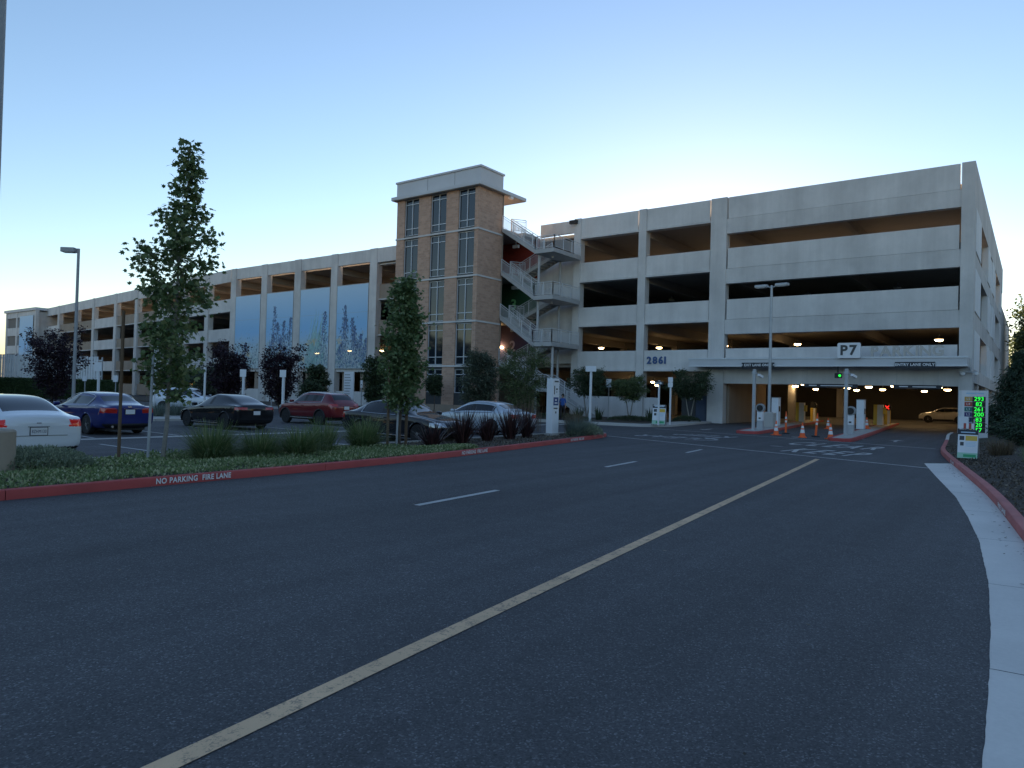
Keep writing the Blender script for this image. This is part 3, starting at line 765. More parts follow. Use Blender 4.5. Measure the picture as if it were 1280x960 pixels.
part('rear_wall', 'precast_tan', TW, lambda m: m.box(tx0+0.4, ty1-0.3, 0.05, tx1-0.42, ty1-0.02, 18.72))
for z in (3.98, 7.67, 11.42, 15.27):
    part('stone_band', 'precast_panel', TW, lambda m: (m.box(tx0-0.05, ty0-0.07, z-0.07, tx1+0.06, ty0+0.10, z+0.07), m.box(tx1-0.05, ty0+0.102, z-0.07, tx1+0.06, ty1, z+0.07)))
part('plinth', 'precast_tan', TW, lambda m: m.box(tx0-0.06, ty0-0.08, 0.05, tx1+0.06, ty0+0.02, 0.75))
part('eave', 'metal_cap', TW, lambda m: m.box(-46.65, 44.15, 18.73, -36.4, 50.6, 19.02), bevel=0.02)
part('eave_soffit', 'soffit', TW, lambda m: m.box(-46.6, 44.2, 18.70, -36.45, 50.55, 18.728))
part('cap_wall', 'metal_cap', TW, lambda m: m.box(-46.35, 44.55, 19.02, -36.7, 47.6, 20.25))
for x in (-42.6, -39.5): part('cap_joint', 'pole_grey', TW, lambda m: m.box(x-0.02, 44.53, 19.05, x+0.02, 44.549, 20.2))
part('cap_coping', 'metal_cap', TW, lambda m: m.box(-46.45, 44.45, 20.25, -36.6, 47.7, 20.42), bevel=0.02)
part('soffit_lamp', 'lamp_off', TW, lambda m: m.box(-36.7, 48.3, 18.5, -36.4, 48.7, 18.69))

# ------------------------------------------------------------------ open stair
ST = thing('exit_stair', 'open grey steel switchback stair with barred railings beside the brick tower', 'staircase', (-34.0, 49.5, 0.0))
FL = [15.85, 12.15, 8.35, 4.55]; LD = [13.65, 9.85, 6.05]
def railing(path, name='railing', parent=ST, h=1.07, bal=0.13):
    """path: list of 3D points along the tread edge"""
    mb = MB(); bb = MB()
    for a, b in zip(path, path[1:]):
        a, b = Vector(a), Vector(b); L = (b-a).length; n = max(1, round(L/1.25))
        for i in range(n+1):
            p = a+(b-a)*(i/n); mb.box(p.x-0.025, p.y-0.025, p.z-0.12, p.x+0.025, p.y+0.025, p.z+h)
        for hh, r in ((h, 0.03), (h-0.16, 0.02), (0.12, 0.02)): mb.tube([a+Vector((0, 0, hh)), b+Vector((0, 0, hh))], r, 6)
        nb = max(1, int(L/bal))
        for i in range(1, nb):
            p = a+(b-a)*(i/nb); bb.box(p.x-0.011, p.y-0.011, p.z+0.12, p.x+0.011, p.y+0.011, p.z+h-0.16)
    o = mb.build(name, 'rail_grey', parent); stuff(bb.build('balusters', 'rail_grey', o))
def flight(x0, z0, x1, z1, y0, y1):
    n = max(3, round(abs(z0-z1)/0.175)); tr = MB()
    for i in range(n):
        xa = x0+(x1-x0)*i/n; xb = x0+(x1-x0)*(i+1)/n; zz = z0+(z1-z0)*(i+1)/n
        tr.box(min(xa, xb)-0.02, y0+0.06, zz-0.05, max(xa, xb)+0.02, y1-0.06, zz)
        tr.box(xa-0.01, y0+0.06, zz-0.001, xa+0.01, y1-0.06, zz+abs(z0-z1)/n-0.05)
    tr.build('treads', 'stair_steel', ST)
    for y in (y0, y1-0.055):
        m = MB(); q = [(x0, z0-0.30), (x1, z1-0.30), (x1, z1+0.05), (x0, z0+0.05)]
        m.add([(a, y, b) for a, b in q]+[(a, y+0.055, b) for a, b in q], [(0, 1, 2, 3), (7, 6, 5, 4), (0, 4, 5, 1), (1, 5, 6, 2), (2, 6, 7, 3), (3, 7, 4, 0)])
        m.build('stringer', 'stair_steel', ST)
XA, XB, XC = -36.74, -33.3, -31.35
for k in range(3):
    flight(XA, FL[k], XB, LD[k], 47.65, 48.95)
    flight(XB, LD[k], XA, FL[k+1], 50.2, 51.5)
    part('landing', 'stair_steel', ST, lambda m: m.box(XB+0.005, 47.55, LD[k]-0.33, XC, 51.75, LD[k]))
    railing([(XA, 47.68, FL[k]), (XB, 47.68, LD[k]), (XC-0.04, 47.6, LD[k]), (XC-0.04, 51.7, LD[k])])
    railing([(XA, 50.22, FL[k+1]), (XB, 50.22, LD[k])])
    railing([(XA, 48.92, FL[k]), (XB, 48.92, LD[k])])
    railing([(-36.76, 49.0, FL[k]), (-36.02, 50.1, FL[k])] if k else [(-36.76, 49.0, FL[k]), (-36.02, 50.1, FL[k])])
flight(XA, FL[3], -32.9, 2.35, 47.65, 48.95)
part('landing', 'stair_steel', ST, lambda m: m.box(-32.895, 47.6, 2.05, -31.9, 49.0, 2.35))
flight(-31.9, 2.35, -27.8, 0.14, 47.65, 48.95)
railing([(XA, 47.68, FL[3]), (-32.9, 47.68, 2.35), (-31.9, 47.68, 2.35), (-27.8, 47.68, 0.2)])
railing([(XA, 48.92, FL[3]), (-32.9, 48.92, 2.35), (-31.9, 48.92, 2.35), (-27.8, 48.92, 0.2)])
for x, y in ((-33.15, 48.1), (-33.15, 51.3), (-31.6, 48.1)):
    part('post', 'stair_steel', ST, lambda m: m.tube([(x, y, 0.1), (x, y, LD[0]-0.34 if x < -32 else LD[2]-0.34)], 0.11, 10), smooth=True)
for z in LD: part('landing_lamp', 'lamp_off', ST, lambda m: m.tube([(-32.4, 49.0, z-0.5), (-32.4, 49.0, z-0.335)], 0.1, 10))
for z in (14.9, 11.2, 7.4):
    o = part('emergency_lamp', 'sign_white', ST, lambda m: m.box(-38.1, 51.0, z-0.02, -37.5, 51.25, z+0.26))
    part('hanger', 'rail_grey', o, lambda m: m.box(-37.83, 51.1, z+0.26, -37.77, 51.16, z+0.62))
for body, z, mt in (('4', 13.4, 'num_red'), ('3', 9.9, 'num_green'), ('2', 6.1, 'num_purple')):
    t = thing('level_number', 'large painted %s number %s on the wall behind the open stair' % ({'4': 'red', '3': 'green', '2': 'purple'}[body], body), 'number', (-38.55, 52.0, z))
    text('numeral', body, 1.35, mt, facing((-38.55, 52.02, z)), t, 0.012, 0.03)

# ------------------------------------------------------------------ signs on the building
def letters(root, body, size, mat, loc, gap_space=1.0, extrude=0.03, offset=0.01, width=None, rz=0.0):
    """each letter its own part, spread over width"""
    ms = [text_mesh(ch, size, extrude, offset, 'LEFT') if ch != ' ' else None for ch in body]
    ws = []
    for me in ms:
        if me is None: ws.append((0, size*0.3)); continue
        co = [v.co.x for v in me.vertices]; ws.append((min(co), max(co)-min(co)))
    tot = sum(w_ for _, w_ in ws); gap = (width-tot)/(len(body)-1) if width else size*0.12
    x = -(tot+gap*(len(body)-1))/2
    for me, (mn, w_) in zip(ms, ws):
        if me is not None:
            me.transform(Matrix.Translation(-Vector(org(root))) @ facing(loc, rz) @ Matrix.Translation((x-mn, 0, 0)))
            me.materials.clear(); link_mesh('letter', me, mat, root)
        x += w_+gap
t = thing('address_number', 'blue street number 2861 fixed to the grey spandrel', 'number', (-24.36, 52.05, 4.45))
letters(t, '2861', 0.78, 'letter_blue', (-24.36, 52.07, 4.74), extrude=0.04, offset=0.022, width=1.62)
t = thing('parking_letters', 'grey steel PARKING letters standing on the canopy edge', 'sign', (-6.68, 50.75, 4.83))
letters(t, 'PARKING', 0.90, 'letter_steel', (-6.68, 50.72, 5.14), extrude=0.05, offset=0.028, width=4.05)
t = thing('level_sign', 'white rounded P7 sign on top of the entrance canopy', 'sign', (-9.95, 50.5, 4.70))
def rrect(mb, cx, z0, z1, w, y0, y1, r=0.09):
    pts = []
    for qx, qz, a0 in ((w/2-r, z1-r, 0), (-w/2+r, z1-r, 90), (-w/2+r, z0+r, 180), (w/2-r, z0+r, 270)):
        for k in range(5): a = R(a0+k*22.5); pts.append((cx+qx+r*math.cos(a), qz+r*math.sin(a)))
    n = len(pts); mb.add([(a, y0, b) for a, b in pts]+[(a, y1, b) for a, b in pts], [tuple(range(n-1, -1, -1)), tuple(range(n, 2*n))]+[(i, (i+1)%n, n+(i+1)%n, n+i) for i in range(n)])
    return mb
def fix_normals(o):
    bm = bmesh.new(); bm.from_mesh(o.data); bmesh.ops.recalc_face_normals(bm, faces=bm.faces); bm.to_mesh(o.data); bm.free(); return o
fix_normals(rrect(MB(), -9.95, 4.72, 5.72, 1.38, 50.33, 50.52).build('panel', 'sign_white', t))
letters(t, 'P7', 0.88, 'sign_char', (-9.95, 50.32, 5.21), extrude=0.01, offset=0.03, width=1.0)
t = thing('entry_lane_sign', 'black sign with white ENTRY LANE ONLY on the canopy fascia', 'sign', (-6.18, 50.5, 4.1))
part('panel', 'sign_navy', t, lambda m: m.box(-7.28, 50.47, 4.10, -5.08, 50.545, 4.46))
text('lettering', 'ENTRY LANE ONLY', 0.235, 'sign_white', facing((-6.18, 50.465, 4.28)), t, 0.002, 0.006, 'CENTER', 1.06)
t = thing('exit_lane_sign', 'black sign with white EXIT LANE ONLY on the canopy fascia', 'sign', (-15.87, 50.5, 4.1))
part('panel', 'sign_navy', t, lambda m: m.box(-17.0, 50.47, 4.10, -14.75, 50.545, 4.46))
text('lettering', '\u00d7 EXIT LANE ONLY \u00d7', 0.235, 'sign_white', facing((-15.87, 50.465, 4.28)), t, 0.002, 0.006, 'CENTER', 1.06)
for x0, x1, lab in ((-13.0, -9.6, 'dark hanging clearance bar beside the green traffic light'), (-7.5, -4.8, 'dark hanging clearance bar with white marks under the entry lane sign')):
    t = thing('clearance_bar', lab, 'clearance bar', ((x0+x1)/2, 51.5, 2.8))
    part('bar', 'sign_navy', t, lambda m: m.box(x0, 51.45, 2.80, x1, 51.53, 3.04))
    part('mark', 'sign_white', t, lambda m: (m.box(x0+0.35, 51.435, 2.9, x0+0.85, 51.449, 2.96), m.box(x0+1.1, 51.435, 2.9, x1-0.3, 51.449, 2.95)))
    for x in (x0+0.2, x1-0.2): part('chain', 'galv', t, lambda m: m.tube([(x, 51.49, 3.04), (x, 51.49, 4.2)], 0.012, 5))
t = thing('signal_light', 'small black traffic signal showing green under the canopy', 'traffic light', (-10.55, 50.7, 3.4))
part('housing', 'black', t, lambda m: m.box(-10.85, 50.62, 3.42, -10.40, 50.78, 3.74), bevel=0.02)
part('hanger', 'black', t, lambda m: m.box(-10.7, 50.68, 3.78, -10.62, 50.76, 4.2))
fix_normals(part('lens', 'led_green', t, lambda m: m.lathe([(0.085, 0), (0.07, -0.02), (0.0001, -0.03)], (-10.53, 50.62, 3.58), 16, 'Y')))
t = thing('security_camera', 'grey security cameras bracketed to the garage corner below the canopy', 'camera', (-3.2, 51.9, 3.9))
part('bracket', 'galv', t, lambda m: (m.box(-3.9, 51.80, 3.86, -3.0, 51.9, 3.93), m.box(-3.36, 51.85, 3.86, -3.28, 51.99, 4.18)))
for x in (-3.75, -3.05): fix_normals(part('camera_dome', 'sign_white', t, lambda m: m.lathe([(0.15, 0.02), (0.16, -0.05), (0.12, -0.16), (0.04, -0.2)], (x, 51.83, 3.86), 14), smooth=True) if False else part('camera_dome', 'sign_white', t, lambda m: m.lathe([(0.04, -0.2), (0.12, -0.16), (0.16, -0.05), (0.15, 0.0)], (x, 51.83, 3.855), 14), smooth=True))

# ------------------------------------------------------------------ lamps inside the garage
def garage_lamp(x, y, z, lit=True, power=2.2):
    if not lit: lab = 'unlit pale round lamp under an upper deck of the garage'
    elif z < 4: lab = 'lit round warm lamp on the ground level ceiling above the entry lanes' if x > -18 else 'lit round warm lamp on the ground level ceiling away from the entry lanes'
    else: lab = 'lit round warm lamp on the second level, seen through the flower murals' if x < -50 else 'lit round warm lamp on the second level between canopy and open stair'
    t = thing('ceiling_lamp', lab, 'lamp', (x, y, z), lab.replace('lit round warm lamp', 'lit lamps').replace('unlit pale round lamp', 'unlit lamps'))
    part('housing', 'galv', t, lambda m: m.lathe([(0.30, 0.05), (0.26, 0.13), (0.08, 0.18), (0.05, 0.42)], (x, y, z), 14), smooth=True)
    part('lens', 'lamp_glow' if lit else 'lamp_off', t, lambda m: m.lathe([(0.12, -0.10), (0.25, -0.06), (0.29, 0.02), (0.29, 0.048)], (x, y, z), 14), smooth=True)
    if lit and power:
        l = bpy.data.lights.new('lamp_light', 'POINT'); l.energy = power; l.color = (1.0, 0.70, 0.36); l.shadow_soft_size = 0.3
        lo = bpy.data.objects.new('lamp_light', l); C.objects.link(lo); lo.parent = t; lo.location = (0, 0, -0.35)
for x, y in ((-19.04, 72.3), (-20.4, 86), (-12.24, 70.65), (-12.9, 82), (-6.75, 69.8), (-6.8, 78), (-22.0, 62.5), (-29.2, 62), (-35.8, 77), (-28.8, 84), (-26.0, 70), (-16.0, 63.5), (-9.5, 66), (-15.5, 78), (-9.8, 88), (-6.5, 60.5), (-16.5, 88)): garage_lamp(x, y, 3.28)
for x, y in ((-38.0, 67.4), (-31.8, 68.6), (-24.6, 68), (-17.66, 67.5), (-6.4, 66), (-69.6, 65), (-74.7, 63.9), (-85.1, 66.7), (-62, 66), (-52, 66)): garage_lamp(x, y, 7.02, True, 3)
for x, y in ((-27.6, 62), (-23, 61), (-31.5, 70), (-16, 64), (-9, 63)): garage_lamp(x, y, 10.95, False); 
t = thing('stair_lamp', 'lit warm wall lamp at the second level of the open stair', 'lamp', (-39.6, 51.95, 6.0))
part('lens', 'lamp_glow', t, lambda m: m.box(-40.1, 51.8, 5.95, -39.6, 52.0, 6.15))
l = bpy.data.lights.new('stair_light', 'POINT'); l.energy = 2; l.color = (1.0, 0.72, 0.36); l.shadow_soft_size = 0.2
lo = bpy.data.objects.new('stair_light', l); C.objects.link(lo); lo.parent = t; lo.location = (-0.3, -0.45, -0.1)

# ------------------------------------------------------------------ entry equipment
def camera_pole(x, y, lab):
    t = thing('camera_pole', lab, 'pole', (x, y, 0.135))
    part('pole', 'galv', t, lambda m: m.box(x-0.075, y-0.075, 0.135, x+0.075, y+0.075, 3.5))
    part('base_plate', 'galv', t, lambda m: m.box(x-0.16, y-0.16, 0.135, x+0.16, y+0.16, 0.155))
    part('arm', 'galv', t, lambda m: m.tube([(x+0.06, y-0.02, 3.28), (x+0.3, y-0.05, 3.2)], 0.025, 6))
    part('camera', 'sign_white', t, lambda m: m.obox((x+0.36, y-0.1, 3.13), (0.12, 0.34, 0.12), R(-25), R(-18)))
    part('clamp', 'galv', t, lambda m: m.box(x-0.12, y-0.1, 3.22, x+0.1, y+0.1, 3.36))
camera_pole(-12.55, 39.4, 'grey square camera pole on the island tip beside the exit lane')
camera_pole(-7.75, 38.8, 'grey square camera pole on the island tip beside the entry lane')
def intercom(x, y, lab):
    t = thing('intercom_post', lab, 'intercom', (x, y, 0.135))
    part('pedestal', 'galv', t, lambda m: m.box(x-0.17, y-0.13, 0.135, x+0.17, y+0.13, 0.62))
    part('panel', 'sign_white', t, lambda m: m.box(x-0.16, y-0.14, 0.62, x+0.16, y+0.12, 1.15))
    part('speaker', 'black', t, lambda m: m.box(x-0.06, y-0.146, 0.72, x+0.06, y-0.14, 0.80))
    fix_normals(part('head', 'pole_grey', t, lambda m: m.lathe([(0.0001, -0.14), (0.24, -0.14), (0.26, -0.1), (0.26, 0.1), (0.2, 0.14), (0.0001, 0.14)], (x, y, 1.35), 22, 'Y'), smooth=True))
    fix_normals(part('bezel', 'black', t, lambda m: m.lathe([(0.0001, 0.0), (0.18, 0.0), (0.18, 0.01), (0.0001, 0.012)], (x, y-0.153, 1.35), 18, 'Y')))
intercom(-12.95, 41.9, 'round-headed grey intercom post on the exit island')
intercom(-8.0, 41.3, 'round-headed grey intercom post on the entry island')
def cabinet(x, y, lab, h=1.85):
    t = thing('ticket_cabinet', lab, 'ticket machine', (x, y, 0.135))
    part('body', 'white_paint', t, lambda m: m.box(x-0.22, y-0.28, 0.16, x+0.22, y+0.28, 0.135+h), bevel=0.02)
    part('plinth', 'pole_grey', t, lambda m: m.box(x-0.3, y-0.36, 0.135, x+0.3, y+0.36, 0.162))
    part('top_cap', 'pole_grey', t, lambda m: m.box(x-0.235, y-0.295, 0.135+h, x+0.235, y+0.295, 0.18+h))
    part('screen', 'dark_glass', t, lambda m: m.box(x+0.22, y-0.16, 1.1, x+0.226, y+0.16, 1.45))
cabinet(-13.95, 48.4, 'tall white ticket cabinet behind the concrete pole base')
cabinet(-9.0, 49.5, 'tall white ticket cabinet on the entry island')
def gate(x, y, lab, red):
    t = thing('gate_machine', lab, 'barrier gate', (x, y, 0.135))
    part('body', 'white_paint', t, lambda m: m.box(x-0.05, y-0.2, 0.135, x+0.35, y+0.25, 1.72), bevel=0.02)
    part('front_panel', 'gate_yellow', t, lambda m: m.box(x-0.3, y-0.22, 0.135, x-0.06, y+0.2, 1.72))
    part('arm_mount', 'gate_yellow', t, lambda m: m.box(x+0.36, y-0.25, 1.0, x+0.55, y+0.05, 1.5))
gate(-15.9, 62.0, 'yellow and white barrier gate machine on the exit island inside the garage', False)
gate(-9.95, 61.5, 'yellow and white barrier gate machine on the entry island inside the garage', True)
def status_post(x, y, lab, red):
    t = thing('status_post', lab, 'signal post', (x, y, 0.135))
    part('body', 'gate_yellow', t, lambda m: m.box(x-0.2, y-0.18, 0.135, x+0.22, y+0.2, 1.28), bevel=0.02)
    part('front_panel', 'white_paint', t, lambda m: m.box(x+0.03, y-0.2, 0.135, x+0.22, y-0.182, 1.28))
    fix_normals(part('head', 'black', t, lambda m: m.lathe([(0.0001, -0.12), (0.28, -0.12), (0.28, 0.1), (0.0001, 0.1)], (x, y, 1.52), 20, 'Y')))
    if red:
        part('cross', 'led_red', t, lambda m: [m.add([(x+sx*(ca*d-sa*e), y-0.13, 1.52+(sa*d+ca*e)) for d, e in ((-0.2, -0.035), (0.2, -0.035), (0.2, 0.035), (-0.2, 0.035))], [(0, 1, 2, 3)]) for sx, ca, sa in ((1, 0.707, 0.707), (-1, 0.707, 0.707))])
status_post(-15.7, 65.5, 'yellow post with dark round head on the exit island inside the garage', False)
status_post(-9.85, 65.0, 'yellow post showing a red cross on the entry island inside the garage', True)
# light pole on its concrete base
t = thing('street_lamp', 'tall grey lamp post with two flat heads on a square concrete base at the entry', 'street lamp', (-13.45, 45.2, 0.135))
x, y = -13.45, 45.2
part('concrete_base', 'walk', t, lambda m: m.box(x-0.36, y-0.36, 0.135, x+0.36, y+0.36, 1.05), bevel=0.03)
part('base_plate', 'galv', t, lambda m: m.box(x-0.2, y-0.2, 1.05, x+0.2, y+0.2, 1.09))
part('pole', 'galv', t, lambda m: m.tube([(x, y, 1.09), (x, y, 9.0)], [0.10, 0.075], 12), smooth=True)
for s in (-1, 1):
    part('arm', 'galv', t, lambda m: m.tube([(x, y, 8.86), (x+s*0.3, y-s*0.05, 8.95)], 0.04, 6))
    h = part('lamp_head', 'galv', t, lambda m: m.obox((x+s*0.66, y-s*0.1, 9.0), (0.78, 0.36, 0.17), R(-8)), bevel=0.03)
    part('lens', 'lamp_off', h, lambda m: m.obox((x+s*0.66, y-s*0.1, 8.905), (0.6, 0.28, 0.02), R(-8)))
# cones and delineators
CONE = thing('traffic_cone', 'orange traffic cone with two white bands between the delineator posts', 'traffic cone', (0, 0, 0), 'orange cones in the closed lane')
CONE_P = [('base', 'cone_orange', lambda m: m.box(-0.18, -0.18, 0, 0.18, 0.18, 0.035)),
          ('shell', 'cone_orange', lambda m: m.lathe([(0.135, 0.035), (0.105, 0.22)], (0, 0, 0), 18)),
          ('band', 'cone_white', lambda m: m.lathe([(0.105, 0.22), (0.078, 0.38)], (0, 0, 0), 18)),
          ('shell', 'cone_orange', lambda m: m.lathe([(0.078, 0.38), (0.069, 0.44)], (0, 0, 0), 18)),
          ('band', 'cone_white', lambda m: m.lathe([(0.069, 0.44), (0.050, 0.55)], (0, 0, 0), 18)),
          ('tip', 'cone_orange', lambda m: m.lathe([(0.050, 0.55), (0.028, 0.70), (0.02, 0.71)], (0, 0, 0), 18))]
for nm, mt, fn in CONE_P: part(nm, mt, CONE, fn, smooth=True)
cones = [(-10.91, 37.96, 'orange traffic cone with white bands beside the exit island'), (-9.34, 36.93, 'orange traffic cone with white bands standing between the two delineator posts'), (-8.03, 36.88, 'orange traffic cone with white bands beside the entry island tip'), (-11.27, 51.0, 'orange traffic cone in the closed lane under the entrance header'), (-8.95, 51.2, 'orange traffic cone on the entry island behind the white ticket cabinet')]
for i, (x, y, lab) in enumerate(cones):
    o = CONE if i == 0 else copy_tree(CONE)
    o.location = (x, y, 0.137 if x == -8.95 else 0.004); o.rotation_euler.z = rng.uniform(0, 1.5); o.scale = (1.05,)*3; o['label'] = lab
DL = thing('delineator_post', 'slim orange delineator post with white bands on a black rubber base', 'delineator', (0, 0, 0), 'orange delineator posts in the closed lane')
part('base', 'rubber', DL, lambda m: m.lathe([(0.22, 0), (0.2, 0.05), (0.07, 0.07)], (0, 0, 0), 8))
part('post', 'cone_orange', DL, lambda m: m.lathe([(0.055, 0.07), (0.05, 1.0), (0.03, 1.12), (0.02, 1.22)], (0, 0, 0), 12), smooth=True)
for z in (0.62, 0.82): part('band', 'cone_white', DL, lambda m: m.lathe([(0.056, z), (0.055, z+0.11)], (0, 0, 0), 12), smooth=True)
o2 = copy_tree(DL); DL.location = (-11.04, 40.2, 0.004); o2.location = (-9.07, 38.4, 0.004); o2.rotation_euler = (R(1), R(4), 0)
DL['label'] = 'upright orange delineator post with white bands on a black rubber base'; o2['label'] = 'leaning orange delineator post with white bands on a black rubber base'

# ------------------------------------------------------------------ signs at the kerbs
def colmat(name, c): return M(name, c, 0.5)
for n_, c_ in (('tag_gold', (0.55, 0.33, 0.08)), ('tag_red', (0.42, 0.07, 0.05)), ('tag_teal', (0.03, 0.17, 0.15)), ('tag_violet', (0.05, 0.04, 0.16)), ('tag_navy', (0.015, 0.025, 0.10)), ('tag_blue', (0.02, 0.12, 0.42)), ('tag_green', (0.03, 0.35, 0.14)), ('tag_mint', (0.35, 0.60, 0.45)), ('tag_yellow', (0.70, 0.45, 0.06)), ('tag_paleblue', (0.45, 0.62, 0.75))): colmat(n_, c_)
def spaces_display():
    P = Vector((-2.42, 40.8, 0.05)); rz = R(6)
    t = thing('space_counter', 'white parking space counter with coloured level tags and green numbers', 'display sign', P)
    def b(name, mat, x0, x1, z0, z1, y0, y1, parent=t):
        mb = MB(); mb.obox((0, 0, 0), (1, 1, 1)); c = Vector(((x0+x1)/2, (y0+y1)/2, (z0+z1)/2)); s = (x1-x0, y1-y0, z1-z0)
        rot = Matrix.Rotation(rz, 3, 'Z'); mb.v = [tuple(rot @ Vector((q.x*0.85, q.y, q.z*0.95))+P) for q in (Vector((v[0]*s[0], v[1]*s[1], v[2]*s[2]))+c for v in mb.v)]
        return mb.build(name, mat, parent)
    b('panel', 'sign_white', -0.63, 0.63, 0.16, 2.62, -0.09, 0.09)
    b('footing', 'walk', -0.62, 0.62, -0.02, 0.158, -0.14, 0.14)
    b('title', 'tag_paleblue', -0.42, 0.42, 2.44, 2.51, -0.094, -0.0905)
    rows_ = [('L5', 'tag_gold', '293'), ('L4', 'tag_red', '82'), ('L3', 'tag_teal', '261'), ('L2', 'tag_violet', '200'), ('L1', 'tag_navy', '83'), ('', 'tag_blue', '20'), ('', 'tag_yellow', '57')]
    for i, (a, mt, num) in enumerate(rows_):
        z1 = 2.30-i*0.262; z0 = z1-0.225
        b('level_tag', mt, -0.5, -0.13, z0, z1, -0.098, -0.0905)
        b('number_screen', 'black', -0.125, 0.50, z0-0.012, z1+0.012, -0.098, -0.0905)
        rot = Matrix.Rotation(rz, 4, 'Z')
        loc = P+(rot @ Vector((0.16, -0.100, (z0+z1)/2*0.95)))
        text('green_digits', num, 0.27, 'led_green', facing(loc, rz), t, 0, 0.0, 'CENTER', 1.0)
        if a: text('tag_lettering', a, 0.16, 'sign_white', facing(P+(rot @ Vector((-0.27, -0.100, (z0+z1)/2*0.95))), rz), t)
        elif i == 5:
            mw = MB(); c = P+(rot @ Vector((-0.27, -0.100, (z0+z1)/2*0.95)))
            mw.obox((c.x, c.y, c.z+0.03), (0.03, 0.004, 0.09), rz); mw.obox((c.x+0.02, c.y, c.z-0.03), (0.1, 0.004, 0.03), rz); mw.build('wheelchair_mark', 'sign_white', t)
        else:
            mw = MB(); c = P+(rot @ Vector((-0.27, -0.100, (z0+z1)/2*0.95))); mw.obox(c, (0.12, 0.004, 0.12), rz); mw.build('charge_mark', 'black', t)
spaces_display()
def aframe(P, rz, lab, hgt=1.15, wd=0.66):
    P = Vector(P); t = thing('sandwich_board', lab, 'sandwich board', P)
    rot = Matrix.Rotation(rz, 4, 'Z'); th = R(13)
    for s in (-1, 1):
        base = rot @ Matrix.Translation((0, s*0.26, 0)) @ Matrix.Rotation(-s*-th if False else s*th, 4, 'X')
        def bx_(name, mat, x0, x1, z0, z1, y0, y1, par=t):
            mb = MB().box(x0, y0, z0, x1, y1, z1); mb.v = [tuple((base @ Vector(v))+P) for v in mb.v]; return mb.build(name, mat, par)
        f = bx_('board', 'sign_white', -wd/2, wd/2, 0.06, hgt, -0.012, 0.012)
        if s < 0:
            bx_('header_strip', 'sign_navy', -wd/2, wd/2, hgt*0.84, hgt, -0.017, -0.0125)
            bx_('header_words', 'tag_paleblue', -wd*0.36, wd*0.36, hgt*0.895, hgt*0.93, -0.0195, -0.0175)
            bx_('yellow_strip', 'tag_yellow', -wd*0.12, wd*0.46, hgt*0.64, hgt*0.80, -0.016, -0.0125)
            bx_('mark', 'sign_char', -wd*0.42, -wd*0.18, hgt*0.65, hgt*0.79, -0.016, -0.0125)
            bx_('mark', 'sign_char', -wd*0.38, -wd*0.2, hgt*0.47, hgt*0.59, -0.016, -0.0125)
            for k in range(4): bx_('text_line', 'tag_paleblue', -wd*0.1, wd*(0.42-0.05*(k%2)), hgt*(0.585-k*0.045), hgt*(0.60-k*0.045), -0.016, -0.0125)
            bx_('green_strip', 'tag_mint', -wd/2, wd/2, 0.06, hgt*0.24, -0.016, -0.0125)
            bx_('green_words', 'tag_green', -wd*0.2, wd*0.42, hgt*0.10, hgt*0.19, -0.019, -0.0165)
        for x in (-wd/2, wd/2-0.03): bx_('leg', 'black', x-0.015, x+0.02, 0.0, hgt+0.03, 0.0125 if s < 0 else -0.04, 0.04 if s < 0 else -0.0125)
aframe((-1.68, 25.8, 0.13), R(-2), 'tilted sandwich board with navy, yellow and green strips beside the space counter', 0.94, 0.52)
aframe((-18.35, 39.85, 0.14), R(12), 'upright sandwich board with navy, yellow and green strips near the garage doors', 1.25, 0.78)
t = thing('folding_barricade', 'small red and white striped barricade leaning behind the sandwich board', 'barricade', (-2.55, 38.5, 0.12))
for k, z in enumerate((0.35, 0.75)):
    for q in range(5): part('stripe', 'tag_red' if (q+k) % 2 == 0 else 'cone_white', t, lambda m: m.obox((-2.75+q*0.1, 38.5-0.10*k*0.2, 0.12+z), (0.098, 0.03, 0.25), 0, R(-8)))
for x in (-2.82, -2.3): part('leg', 'sign_white', t, lambda m: m.tube([(x, 38.3, 0.13), (x, 38.56, 1.2)], 0.018, 6))
t = thing('white_board', 'small blank white board propped behind the striped barricade', 'board', (-2.85, 40.5, 0.12))
part('board', 'sign_white', t, lambda m: m.obox((-2.85, 40.5, 0.98), (0.42, 0.03, 0.6), R(10), R(-12)))
part('stand', 'galv', t, lambda m: (m.tube([(-3.0, 40.45, 0.13), (-2.95, 40.5, 0.75)], 0.015, 5), m.tube([(-2.7, 40.45, 0.13), (-2.75, 40.5, 0.75)], 0.015, 5)))
def signpost(x, y, h, lab, pw, ph, post=0.09, z0=0.0, group=None, plate_mat='sign_white', two=False, pmat='white_paint', rz=0.3):
    t = thing('sign_post', lab, 'sign post', (x, y, z0), group)
    part('post', pmat, t, lambda m: m.obox((x, y, z0+(h-0.02)/2), (post, post, h-0.02), rz))
    d = Matrix.Rotation(rz, 3, 'Z') @ Vector((0, -1, 0)); o = d*(post/2+0.018)
    if two:
        part('plate', plate_mat, t, lambda m: m.obox((x+o.x, y+o.y, z0+h-ph*0.25), (pw, 0.02, ph*0.48), rz)); part('plate', plate_mat, t, lambda m: m.obox((x+o.x, y+o.y, z0+h-ph*0.77), (pw, 0.02, ph*0.48), rz))
    else: part('plate', plate_mat, t, lambda m: m.obox((x+o.x, y+o.y, z0+h-ph/2), (pw, 0.02, ph), rz))
    return t
signpost(-46.76, 20.14, 3.05, 'white post with square blank plate before the dark hedge', 0.6, 0.56, 0.11)
signpost(-43.14, 27.81, 2.95, 'white post with square blank plate beside the purple bush under the murals', 0.5, 0.5, 0.13)
signpost(-38.24, 27.45, 2.9, 'white post with small plate next to the red car', 0.46, 0.45, 0.13)
signpost(-40.5, 23.5, 2.9, 'slim white post beside the white crossover car', 0.12, 0.3, 0.09)
